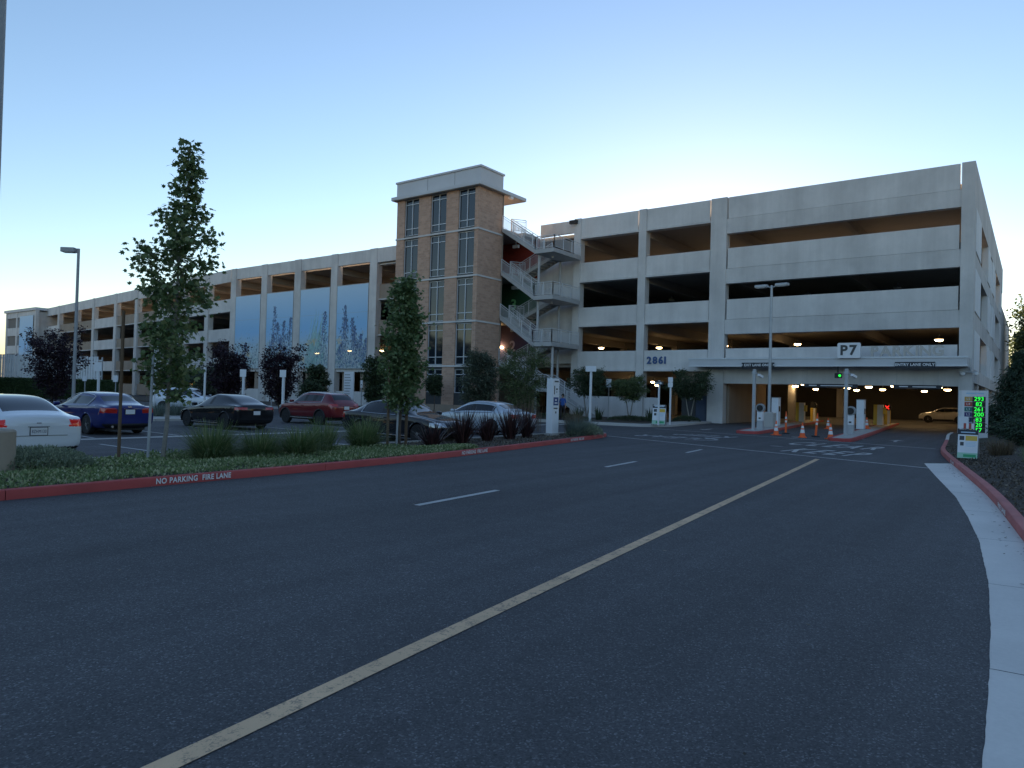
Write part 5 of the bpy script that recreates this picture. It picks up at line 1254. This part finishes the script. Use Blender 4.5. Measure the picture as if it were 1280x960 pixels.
for i in range(5): part('post', 'galv', FE, lambda m: FS.box(m, i*FLN/4-0.06, i*FLN/4+0.06, 0.101, 0.22, 0.0, 4.5))
# wooded surroundings of the lot, behind and beside the viewpoint
def tree_belt(name, label, arc, n, seed):
    rg = np.random.default_rng(seed); cx = []; 
    for i in range(n):
        a = R(rg.uniform(*arc)); rad = rg.uniform(75, 120); h = rg.uniform(9, 16); w_ = rg.uniform(4.0, 6.0); c = np.array([-8+rad*math.sin(a), 5+rad*math.cos(a), 0])
        k = 230; q = rg.normal(size=(k, 3)); q /= np.linalg.norm(q, axis=1, keepdims=True); q *= rg.random((k, 1))**0.4
        cx.append(c+np.column_stack([q[:, 0]*w_, q[:, 1]*w_, h*0.53+q[:, 2]*h*0.5]))
    p = np.concatenate(cx); p[:, 2] = np.maximum(p[:, 2], 0.3)
    stuff(tag(leaf_mesh(name, 'leaf_dark', p, 2.3, None, 'diamond', None, 0.2, seed+1), label, 'woodland'))
tree_belt('woodland', 'belt of dark trees round the far sides of the lot', (62, 283), 250, 301)
# leaf litter along the gutter and kerbs
rg = np.random.default_rng(77); L_ = []
for i in range(170):
    y = rg.uniform(3, 26); b = rk_path[int(np.argmin([abs(p.y-y) for p in rk_path]))].x; L_.append((b-abs(rg.normal())*0.16-0.03, y, 0.024))
for i in range(150):
    y = rg.uniform(3, 26); L_.append((near_path(lk_path, y).x+0.03+abs(rg.normal())*0.25, y, 0.009))
for i in range(60): L_.append((rg.uniform(-11, -0.8), rg.uniform(3, 25), 0.01))
o = leaf_mesh('leaf_litter', 'chip', np.array(L_), 0.05, None, 'diamond', None, 0.0, 78)
me = o.data; co_ = np.empty(len(me.vertices)*3); me.vertices.foreach_get('co', co_); co_ = co_.reshape(-1, 3)
base = np.repeat(np.array(L_)[:, 2], 4); co_[:, 2] = base+(co_[:, 2]-base)*0.15+0.004; co_[:, 2] = np.maximum(co_[:, 2], base-0.003); me.vertices.foreach_set('co', co_.ravel()); me.update()
stuff(tag(o, 'scattered dry leaf litter along the gutter and kerbs', 'leaf litter'))
# ------------------------------------------------------------------ cars
def evaluated(me, mods):
    o = bpy.data.objects.new('tmp', me); C.objects.link(o)
    for typ, kw in mods:
        m = o.modifiers.new('m', typ)
        for k, v in kw.items(): setattr(m, k, v)
    bpy.context.view_layer.update()
    r = bpy.data.meshes.new_from_object(o.evaluated_get(bpy.context.evaluated_depsgraph_get()))
    bpy.data.objects.remove(o); return r
def split_mesh(V, polys, idx, name, mat, parent):
    used = sorted({i for k in idx for i in polys[k]}); mp = {o: n for n, o in enumerate(used)}
    me = bpy.data.meshes.new(name); me.from_pydata([tuple(V[i]) for i in used], [], [tuple(mp[i] for i in polys[k]) for k in idx]); me.update()
    me.polygons.foreach_set('use_smooth', [True]*len(me.polygons))
    return link_mesh(name, me, mat, parent)
def components(polys, idx):
    vm = {}
    for k in idx:
        for v in polys[k]: vm.setdefault(v, []).append(k)
    seen = set(); out = []
    for k in idx:
        if k in seen: continue
        st = [k]; seen.add(k); comp = []
        while st:
            q = st.pop(); comp.append(q)
            for v in polys[q]:
                for r_ in vm[v]:
                    if r_ not in seen: seen.add(r_); st.append(r_)
        out.append(comp)
    return out
BODY, SIDE, WIND, REAR, PIL, ROOFG = range(6)
def car(name, label, spec, paint, loc, heading, group=None, rim='rim'):
    """local: +x forward, y left; spec rows: x, zbottom, halfwidth, zbelt, roof halfwidth, zroof, flag to the next row"""
    rowsS = spec['rows']; nr = len(rowsS); V = []; F = []; FM = []
    def section(x, zb, w_, zs, wr, zr):
        bel = (w_*0.955, zs); rf = (wr, zr-0.05)
        L = lambda t: (bel[0]+(rf[0]-bel[0])*t, bel[1]+(rf[1]-bel[1])*t)
        return [(0, zb), (w_*0.80, zb), (w_*0.965, zb+0.10), (w_, zb+(zs-zb)*0.40), (w_*0.995, zb+(zs-zb)*0.78), bel, L(0.05), L(0.92), (wr-0.05, zr-0.012), (wr*0.5, zr+0.008), (0, zr+0.012)]
    npt = 11; ring = 2*(npt-1)
    for r_ in rowsS:
        s = section(*r_[:6]); pts = s+[(-a, b) for a, b in s[-2:0:-1]]
        for a, b in pts: V.append((r_[0], a, b))
    for i in range(nr-1):
        fl = rowsS[i][6]
        for j in range(ring):
            k = j if j < npt-1 else ring-1-j
            m = BODY
            if fl in 'GWR' and k == 6: m = SIDE if fl != 'R' or spec.get('rear_quarter') else BODY
            if fl == 'P' and k == 6: m = PIL
            if fl == 'W' and k in (8, 9): m = WIND
            if fl == 'R' and k in (8, 9): m = REAR
            if fl in 'GP' and k in (8, 9) and spec.get('glass_roof'): m = ROOFG
            F.append((i*ring+j, i*ring+(j+1) % ring, (i+1)*ring+(j+1) % ring, (i+1)*ring+j)); FM.append(m)
    for i, rev in ((0, False), (nr-1, True)):
        for j in range(npt-1):
            a, b, c, d = i*ring+j, i*ring+j+1, i*ring+(ring-j-1) % ring, i*ring+(ring-j) % ring
            f = [a, b, c, d]; f = [q for n_, q in enumerate(f) if q not in f[:n_]]
            if len(f) > 2: F.append(tuple(f[::-1] if not rev else f)); FM.append(BODY)
    me = bpy.data.meshes.new('car_tmp'); me.from_pydata(V, [], F); me.update()
    for k in range(6): me.materials.append(bpy.data.materials.get('black'))
    me.polygons.foreach_set('material_index', FM)
    bm = bmesh.new(); bm.from_mesh(me); bmesh.ops.recalc_face_normals(bm, faces=bm.faces); bm.to_mesh(me); bm.free()
    me = evaluated(me, [('SUBSURF', dict(levels=3, render_levels=3))])
    P = np.empty(len(me.vertices)*3); me.vertices.foreach_get('co', P); P = P.reshape(-1, 3)
    polys = [tuple(p.vertices) for p in me.polygons]; mi = [p.material_index for p in me.polygons]; cen = np.array([P[list(p)].mean(0) for p in polys])
    t = thing(name, label, 'car', (0, 0, 0), group)
    wr_, wx = spec['wheel_r'], spec['axles']; hw = max(r_[2] for r_ in rowsS)
    keep = []
    for k, c in enumerate(cen):
        ok = True
        for ax in wx:
            if abs(c[1]) > hw-0.34 and (c[0]-ax)**2+(c[2]-wr_)**2 < (wr_+0.055)**2: ok = False
        if ok: keep.append(k)
    groups = {}
    for k in keep:
        c = cen[k]; key = ('body', paint)
        if mi[k] == SIDE: key = ('side_window', 'dark_glass')
        elif mi[k] == WIND: key = ('windshield', 'dark_glass')
        elif mi[k] == REAR: key = ('rear_window', 'dark_glass')
        elif mi[k] == PIL: key = ('pillar', 'black')
        elif mi[k] == ROOFG: key = ('glass_roof', 'dark_glass')
        else:
            for nm, mt, fn in spec['zones']:
                if fn(c[0], abs(c[1]), c[2]): key = (nm, mt); break
        groups.setdefault(key, []).append(k)
    body = None
    for key in sorted(groups, key=lambda q: q[0] != 'body'):
        for comp in (components(polys, groups[key]) if key[0] != 'body' else [groups[key]]):
            if len(comp) < 6 and key[0] != 'body': continue
            split_mesh(P, polys, comp, key[0], key[1], t)
    # underbody, arch liners, lips
    L0, L1 = rowsS[0][0], rowsS[-1][0]
    part('underbody', 'black', t, lambda m: m.box(L1+0.25, -hw+0.28, rowsS[6][1]-0.02, L0-0.3, hw-0.28, rowsS[6][1]+0.14))
    for ax in wx:
        for s in (1, -1):
            m = MB(); R_ = wr_+0.06; nseg = 22
            for q in range(nseg+1):
                a = math.pi*q/nseg*1.16-0.25; m.v += [(ax+R_*math.cos(a), s*(hw-0.005), wr_+R_*math.sin(a)), (ax+R_*math.cos(a), s*(hw-0.36), wr_+R_*math.sin(a))]
            for q in range(nseg): m.f.append((2*q, 2*q+1, 2*q+3, 2*q+2))
            n0 = len(m.v); m.v += [(ax+R_*math.cos(math.pi*q/nseg*1.16-0.25), s*(hw-0.36), wr_+R_*math.sin(math.pi*q/nseg*1.16-0.25)) for q in range(nseg+1)]; m.f.append(tuple(range(n0, n0+nseg+1)))
            m.build('arch_liner', 'black', t)
            part('arch_lip', paint if not spec.get('clad') else 'black', t, lambda mm: mm.tube([(ax+(wr_+0.06)*math.cos(math.pi*q/nseg*1.12-0.19), s*(hw-0.015), wr_+(wr_+0.06)*math.sin(math.pi*q/nseg*1.12-0.19)) for q in range(nseg+1)], 0.022 if not spec.get('clad') else 0.04, 6), smooth=True)
            yo = s*(hw-0.115)
            wh = MB().lathe([(wr_*0.66, -0.10), (wr_*0.9, -0.108), (wr_*0.985, -0.085), (wr_, -0.05), (wr_, 0.05), (wr_*0.985, 0.085), (wr_*0.9, 0.108), (wr_*0.66, 0.10)], (ax, yo, wr_), 30, 'Y').build('wheel', 'rubber', t, smooth=True); fix_normals(wh)
            rm = MB(); rr = wr_*0.67; so_ = s*0.085
            rm.lathe([(rr, -0.012), (rr, 0.012), (rr*0.9, 0.014), (rr*0.9, -0.014)], (ax, yo+so_, wr_), 28, 'Y')
            rm.lathe([(0.06, -0.02), (0.06, 0.02), (0.02, 0.024), (0.02, -0.024)], (ax, yo+so_, wr_), 14, 'Y')
            for q in range(5):
                a = 2*math.pi*q/5+0.3
                for da in (-0.12, 0.12):
                    p0 = (ax+0.05*math.cos(a), yo+so_, wr_+0.05*math.sin(a)); p1 = (ax+rr*0.95*math.cos(a+da), yo+so_, wr_+rr*0.95*math.sin(a+da)); rm.tube([p0, p1], 0.017, 5)
            fix_normals(rm.build('rim', rim, wh, smooth=True))
            dk = MB().lathe([(rr*0.98, -0.004), (rr*0.98, 0.004)], (ax, yo+s*0.03, wr_), 24, 'Y').build('brake_disc', 'rim_dark', wh); fix_normals(dk)
    # mirrors, handles, plates
    mx_, mz_ = spec['mirror']
    for s in (1, -1):
        part('mirror', spec.get('mirror_mat', paint), t, lambda m: m.obox((mx_, s*(hw+0.09), mz_), (0.16, 0.2, 0.13), s*0.15), bevel=0.04)
        for hx_ in spec['handles']: part('door_handle', spec.get('handle_mat', paint), t, lambda m: m.box(hx_-0.09, s*(hw-0.012), spec['handle_z']-0.015, hx_+0.09, s*(hw+0.012), spec['handle_z']+0.015))
        part('sill_trim', spec.get('sill', 'black'), t, lambda m: m.box(wx[1]+wr_+0.1, s*(hw*0.97), rowsS[6][1]+0.06, wx[0]-wr_-0.1, s*(hw+0.006), rowsS[6][1]+0.10))
        for dx in spec['seams']:
            part('door_seam', 'black', t, lambda m: m.add([(dx+0.004*q, s*(hw*(0.975+0.028*math.sin(math.pi*min(1, max(0, (zz_-0.25)/0.75))))), zz_) for zz_ in (0.34, 0.5, 0.65, 0.8) for q in (-1, 1)], [(0, 1, 3, 2), (2, 3, 5, 4), (4, 5, 7, 6)]))
    if spec.get('trim'):
        for s in (1, -1):
            tp_ = [(r_[0], s*(r_[2]*0.955+0.004), r_[3]+0.012) for r_ in rowsS if spec['trim'][1] <= r_[0] <= spec['trim'][0]]
            up_ = [(r_[0], s*(r_[4]+(r_[2]*0.955-r_[4])*0.06+0.012), r_[5]-0.045) for r_ in rowsS if spec['trim'][1] <= r_[0] <= spec['trim'][0]]
            part('window_trim', 'chrome', t, lambda m: (m.tube(tp_, 0.011, 6), m.tube(up_+[tp_[-1]], 0.011, 6)))
    px_, pz_ = spec['plate']
    pl = part('rear_plate', 'plate_white', t, lambda m: m.box(px_-0.025, -0.155, pz_-0.078, px_, 0.155, pz_+0.078))
    part('plate_frame', 'black', pl, lambda m: m.box(px_-0.018, -0.17, pz_-0.092, px_+0.012, 0.17, pz_+0.092))
    if spec.get('plate_text'):
        me2 = text_mesh(spec['plate_text'], 0.10, 0, 0.0, 'CENTER', 1.05); me2.transform(Matrix.Diagonal((0.27/(max(v.co.x for v in me2.vertices)-min(v.co.x for v in me2.vertices)), 1, 1, 1)))
        me2.transform(Matrix.Translation((px_-0.027, 0, pz_-0.005)) @ Matrix.Rotation(R(-90), 4, 'Z') @ Matrix.Rotation(R(90), 4, 'X')); me2.materials.clear()
        link_mesh('plate_number', me2, 'plate_ink', pl)
    for nm, mt, fn in spec.get('extras', ()): part(nm, mt, t, fn)
    t.location = (loc[0], loc[1], loc[2] if len(loc) > 2 else 0.0); t.rotation_euler.z = heading
    return t
def paintm(name, c, metal=0.3, rough=0.32): return M(name, c, rough, metal, coat=1.0)
paintm('paint_white', (0.72, 0.74, 0.76), 0.0); M('paint_blue', (0.012, 0.02, 0.13), 0.5, 0.2, coat=1.0, spec=0.2); M('paint_black', (0.008, 0.008, 0.010), 0.6, 0.0, coat=1.0, spec=0.1); paintm('paint_red', (0.16, 0.006, 0.012), 0.4); M('paint_navy', (0.010, 0.011, 0.016), 0.6, 0.0, coat=1.0, spec=0.1); paintm('paint_silver', (0.48, 0.53, 0.58), 0.35); paintm('paint_pearl', (0.62, 0.67, 0.74), 0.05); paintm('paint_cream', (0.55, 0.50, 0.43), 0.0)
# fastback saloon
FAST = dict(rows=[
 (2.35, 0.32, 0.52, 0.52, 0.36, 0.56, 'B'), (2.27, 0.22, 0.76, 0.61, 0.54, 0.66, 'B'), (2.02, 0.19, 0.87, 0.70, 0.62, 0.76, 'B'), (1.50, 0.18, 0.915, 0.79, 0.66, 0.865, 'B'),
 (0.98, 0.18, 0.925, 0.87, 0.70, 0.945, 'W'), (0.55, 0.18, 0.925, 0.90, 0.64, 1.17, 'W'), (0.10, 0.18, 0.925, 0.92, 0.565, 1.375, 'G'), (-0.22, 0.18, 0.925, 0.93, 0.565, 1.44, 'P'), (-0.32, 0.18, 0.925, 0.935, 0.565, 1.445, 'G'),
 (-0.80, 0.18, 0.925, 0.955, 0.56, 1.43, 'G'), (-1.15, 0.18, 0.925, 0.965, 0.56, 1.38, 'R'), (-1.55, 0.18, 0.925, 0.985, 0.59, 1.255, 'R'), (-1.93, 0.19, 0.92, 1.00, 0.62, 1.10, 'B'), (-2.18, 0.22, 0.90, 0.985, 0.62, 1.045, 'B'), (-2.30, 0.28, 0.84, 0.93, 0.58, 1.0, 'B'), (-2.345, 0.42, 0.74, 0.80, 0.50, 0.86, 'B')],
 wheel_r=0.335, axles=(1.44, -1.43), mirror=(0.62, 1.0), handles=(-0.08, -1.05), handle_z=0.80, seams=(0.72, -0.28, -1.2), plate=(-2.335, 0.70), glass_roof=True, rear_quarter=False)
def zones(tail, lit=False, xh=1.95, xt=-2.05, zt=(0.80, 0.94), yt=0.50, zb_=0.36):
    tm = 'tail_lit' if lit else 'tail_red'
    return [('taillight', tm, lambda x, y, z: x < xt and y > yt and zt[0] < z < zt[1]), ('headlight', 'head_clear', lambda x, y, z: x > xh and y > 0.48 and 0.56 < z < 0.70), ('lower_bumper', 'black', lambda x, y, z: (x < -2.2 or x > 2.2) and z < zb_)]
f1 = dict(FAST); f1['zones'] = zones(0, True, zt=(0.79, 0.945), yt=0.60); f1['plate_text'] = '8ZHM130'; f1['mirror_mat'] = 'black'; f1['handle_mat'] = 'paint_white'
f1['extras'] = (('boot_line', 'black', lambda m: m.box(-2.352, -0.55, 0.605, -2.335, 0.55, 0.612)), ('light_bar', 'pole_grey', lambda m: m.box(-2.36, -0.2, 0.79, -2.34, 0.2, 0.81)), ('badge', 'chrome', lambda m: m.box(-2.345, -0.045, 0.865, -2.325, 0.045, 0.885)))
def back(x_rear, spec): return x_rear+spec['rows'][-1][0]       # car centre for a car heading -X with rear at x_rear
car('parked_car', 'white fastback saloon with red tail lamps and number plate, parked rear out', f1, 'paint_white', (-16.95-2.345, 6.2), math.pi-0.02, 'cars parked in the lot', 'rim_dark')
f2 = dict(FAST); f2['zones'] = [('taillight', 'tail_red', lambda x, y, z: x < -2.12 and y > 0.42 and 0.83 < z < 0.93)]+zones(0)[1:]; f2['sill'] = 'chrome'; f2['plate_text'] = ''
car('parked_car', 'black fastback saloon with a pale windshield parked behind the grass clumps', f2, 'paint_black', (-25.75-2.345, 17.25), math.pi, 'cars parked in the lot', 'rim_dark')
SEDAN = dict(rows=[
 (2.45, 0.34, 0.55, 0.56, 0.38, 0.60, 'B'), (2.37, 0.24, 0.78, 0.66, 0.55, 0.72, 'B'), (2.10, 0.20, 0.88, 0.76, 0.64, 0.82, 'B'), (1.55, 0.18, 0.92, 0.85, 0.68, 0.92, 'B'),
 (1.02, 0.18, 0.93, 0.92, 0.72, 0.985, 'W'), (0.60, 0.18, 0.93, 0.93, 0.65, 1.20, 'W'), (0.20, 0.18, 0.93, 0.935, 0.57, 1.385, 'G'), (-0.14, 0.18, 0.93, 0.94, 0.57, 1.445, 'P'), (-0.23, 0.18, 0.93, 0.94, 0.57, 1.45, 'G'),
 (-0.75, 0.18, 0.93, 0.955, 0.565, 1.44, 'G'), (-1.12, 0.18, 0.93, 0.965, 0.555, 1.395, 'G'), (-1.30, 0.18, 0.93, 0.97, 0.57, 1.345, 'R'), (-1.80, 0.18, 0.93, 0.985, 0.64, 1.115, 'B'), (-2.12, 0.20, 0.92, 0.985, 0.64, 1.05, 'B'), (-2.36, 0.26, 0.87, 0.965, 0.6, 1.02, 'B'), (-2.44, 0.34, 0.80, 0.88, 0.54, 0.93, 'B')],
 wheel_r=0.335, axles=(1.50, -1.33), mirror=(0.72, 1.0), handles=(-0.02, -0.95), handle_z=0.83, seams=(0.80, -0.19, -1.1), plate=(-2.44, 0.80), glass_roof=False, rear_quarter=False)
sz = lambda lit=False: [('taillight', 'tail_lit' if lit else 'tail_red', lambda x, y, z: x < -2.2 and y > 0.46 and 0.76 < z < 0.93), ('headlight', 'head_clear', lambda x, y, z: x > 2.0 and y > 0.46 and 0.58 < z < 0.73), ('grille', 'black', lambda x, y, z: x > 2.38 and y < 0.46 and z < 0.56), ('lower_bumper', 'black', lambda x, y, z: (x < -2.3) and z < 0.40)]
SEDAN['trim'] = (0.62, -1.32); SUV_TRIM = (0.7, -1.42)
s1 = dict(SEDAN); s1['zones'] = sz(); s1['sill'] = 'chrome'; s1['extras'] = (('badge', 'chrome', lambda m: m.box(-2.43, -0.06, 0.925, -2.405, 0.06, 0.985)), ('exhaust_tip', 'chrome', lambda m: m.tube([(-2.42, 0.55, 0.30), (-2.3, 0.55, 0.30)], 0.04, 10)))
car('parked_car', 'dark blue saloon with spoked wheels and white plate behind the staked maple', s1, 'paint_blue', (-24.95-2.44, 11.75), math.pi+0.02, 'cars parked in the lot')
s2 = dict(SEDAN); s2['zones'] = sz(); s2['sill'] = 'chrome'
car('parked_car', 'glossy black saloon parked nose to the dark flax plants', s2, 'paint_navy', (-15.75-2.45, 18.2), 0.0, 'cars parked in the lot')
s3 = dict(SEDAN); s3['zones'] = sz()
car('parked_car', 'pale silver saloon parked tail to the dark flax plants', s3, 'paint_silver', (-17.05-2.44, 24.1), math.pi, 'cars parked in the lot')
SUV = dict(rows=[
 (2.25, 0.40, 0.55, 0.66, 0.40, 0.72, 'B'), (2.17, 0.30, 0.78, 0.82, 0.58, 0.88, 'B'), (1.92, 0.27, 0.88, 0.93, 0.66, 0.99, 'B'), (1.45, 0.25, 0.92, 1.00, 0.70, 1.06, 'B'),
 (1.05, 0.25, 0.93, 1.03, 0.74, 1.10, 'W'), (0.66, 0.25, 0.93, 1.04, 0.69, 1.34, 'W'), (0.30, 0.25, 0.93, 1.045, 0.63, 1.55, 'G'), (-0.05, 0.25, 0.93, 1.05, 0.63, 1.615, 'P'), (-0.14, 0.25, 0.93, 1.05, 0.63, 1.62, 'G'),
 (-0.75, 0.25, 0.93, 1.07, 0.625, 1.615, 'P'), (-0.86, 0.25, 0.93, 1.075, 0.62, 1.61, 'G'), (-1.40, 0.25, 0.93, 1.10, 0.61, 1.575, 'B'), (-1.72, 0.26, 0.925, 1.12, 0.60, 1.53, 'R'), (-2.02, 0.28, 0.91, 1.10, 0.66, 1.20, 'B'), (-2.16, 0.32, 0.88, 1.02, 0.66, 1.08, 'B'), (-2.25, 0.42, 0.80, 0.84, 0.56, 0.90, 'B')],
 wheel_r=0.355, axles=(1.36, -1.32), mirror=(0.72, 1.14), handles=(0.02, -0.9), handle_z=0.93, seams=(0.82, -0.1, -1.02), plate=(-2.235, 0.86), glass_roof=False, rear_quarter=False)
uz = lambda: [('taillight', 'tail_red', lambda x, y, z: x < -1.95 and y > 0.50 and 0.93 < z < 1.06), ('headlight', 'head_clear', lambda x, y, z: x > 1.8 and y > 0.48 and 0.76 < z < 0.9), ('grille', 'black', lambda x, y, z: x > 2.15 and y < 0.5 and z < 0.72), ('cladding', 'black', lambda x, y, z: z < 0.40)]
u1 = dict(SUV); u1['zones'] = uz(); u1['clad'] = True; u1['trim'] = SUV_TRIM; u1['sill'] = 'chrome'
car('parked_car', 'dark red sport utility car with black wheel-arch cladding', u1, 'paint_red', (-27.2-2.25, 23.2), math.pi, 'cars parked in the lot', 'rim_dark')
u2 = dict(SUV); u2['zones'] = uz()
car('parked_car', 'white crossover car beyond the pale mounds, nose to the purple bush', u2, 'paint_pearl', (-43.8, 24.5), R(30), 'cars parked in the lot', 'rim_dark')
u3 = dict(SUV); u3['zones'] = uz()
car('parked_car', 'cream sport utility car parked inside the dark garage', u3, 'paint_cream', (-7.6, 84.5, 0.02), math.pi, 'cars parked in the garage')

# ------------------------------------------------------------------ people
def person(loc, rz, label, shirt='shirt_blue', step=0.12):
    t = thing('person', label, 'person', (0, 0, 0))
    J = dict(pel=(0, 0, 0.96), ch=(0, 0, 1.18), sh=(0, 0, 1.40), nk=(0, 0.0, 1.50), hd=(0, 0.02, 1.60), tp=(0, 0.01, 1.72))
    pts = [J[k] for k in ('pel', 'ch', 'sh', 'nk', 'hd', 'tp')]; rad = [(0.155, 0.11), (0.145, 0.10), (0.13, 0.09), (0.055, 0.055), (0.08, 0.095), (0.07, 0.08)]
    ed = [(0, 1), (1, 2), (2, 3), (3, 4), (4, 5)]
    def chain(start, cs, rs):
        prev = start
        for c, r_ in zip(cs, rs): pts.append(c); rad.append((r_, r_)); ed.append((prev, len(pts)-1)); prev = len(pts)-1
        return prev
    for s in (1, -1):
        f = step*s
        chain(0, [(s*0.09, 0, 0.90), (s*0.10, f*0.5, 0.50), (s*0.10, f*0.6-0.02, 0.10), (s*0.10, f*0.6+0.06, 0.045), (s*0.11, f*0.6+0.17, 0.035)], [0.085, 0.06, 0.045, 0.04, 0.035])
        e = chain(2, [(s*0.17, 0, 1.40), (s*0.22, -f*0.4, 1.13), (s*0.23, 0.06-f*0.6, 0.90)], [0.06, 0.045, 0.032])
        e2 = chain(e, [(s*0.23, 0.09-f*0.6, 0.83)], [0.035])
        for k in range(4): chain(e2, [(s*0.23, 0.055+0.022*k-f*0.6+0.02, 0.79), (s*0.225, 0.065+0.02*k-f*0.6+0.03, 0.755-0.008*(k in (1, 2)))], [0.010, 0.008])
        chain(e2, [(s*0.215, 0.135-f*0.6, 0.815), (s*0.21, 0.15-f*0.6, 0.785)], [0.011, 0.009])
    me = bpy.data.meshes.new('person_tmp'); me.from_pydata(pts, ed, []); me.update()
    o = bpy.data.objects.new('tmp', me); C.objects.link(o); o.modifiers.new('s', 'SKIN'); 
    for v, r_ in zip(me.skin_vertices[0].data, rad): v.radius = r_
    me.skin_vertices[0].data[0].use_root = True
    o.modifiers.new('u', 'SUBSURF').levels = 1; bpy.context.view_layer.update()
    bm_ = bpy.data.meshes.new_from_object(o.evaluated_get(bpy.context.evaluated_depsgraph_get())); bpy.data.objects.remove(o)
    bm_.materials.clear()
    for k in ('skin', shirt, 'trousers', 'rubber'): bm_.materials.append(MATS[k])
    for p in bm_.polygons:
        z = p.center.z; x = abs(p.center.x); p.use_smooth = True
        p.material_index = 3 if z < 0.09 else 2 if (z < 0.98 and x < 0.19) else 0 if z > 1.47 or (x > 0.19 and z < 1.15) else 1
    b = link_mesh('body', bm_, None, t)
    fix = part('hair', 'hair', t, lambda m: m.lathe([(0.085, 1.57), (0.105, 1.62), (0.10, 1.69), (0.07, 1.75), (0.02, 1.77)], (0, -0.02, 0), 14), smooth=True)
    part('nose', 'skin', t, lambda m: m.add([(-0.015, 0.10, 1.60), (0.015, 0.10, 1.60), (0, 0.135, 1.595), (0, 0.10, 1.645)], [(0, 1, 2), (1, 3, 2), (3, 0, 2)]))
    part('eyes', 'black', t, lambda m: [m.obox((s*0.032, 0.112, 1.64), (0.022, 0.01, 0.01)) for s in (1, -1)])
    t.location = loc; t.rotation_euler.z = rz; return t
person((-25.75, 40.6, 0.12), R(200), 'person in a blue top walking past the foot of the open stair')
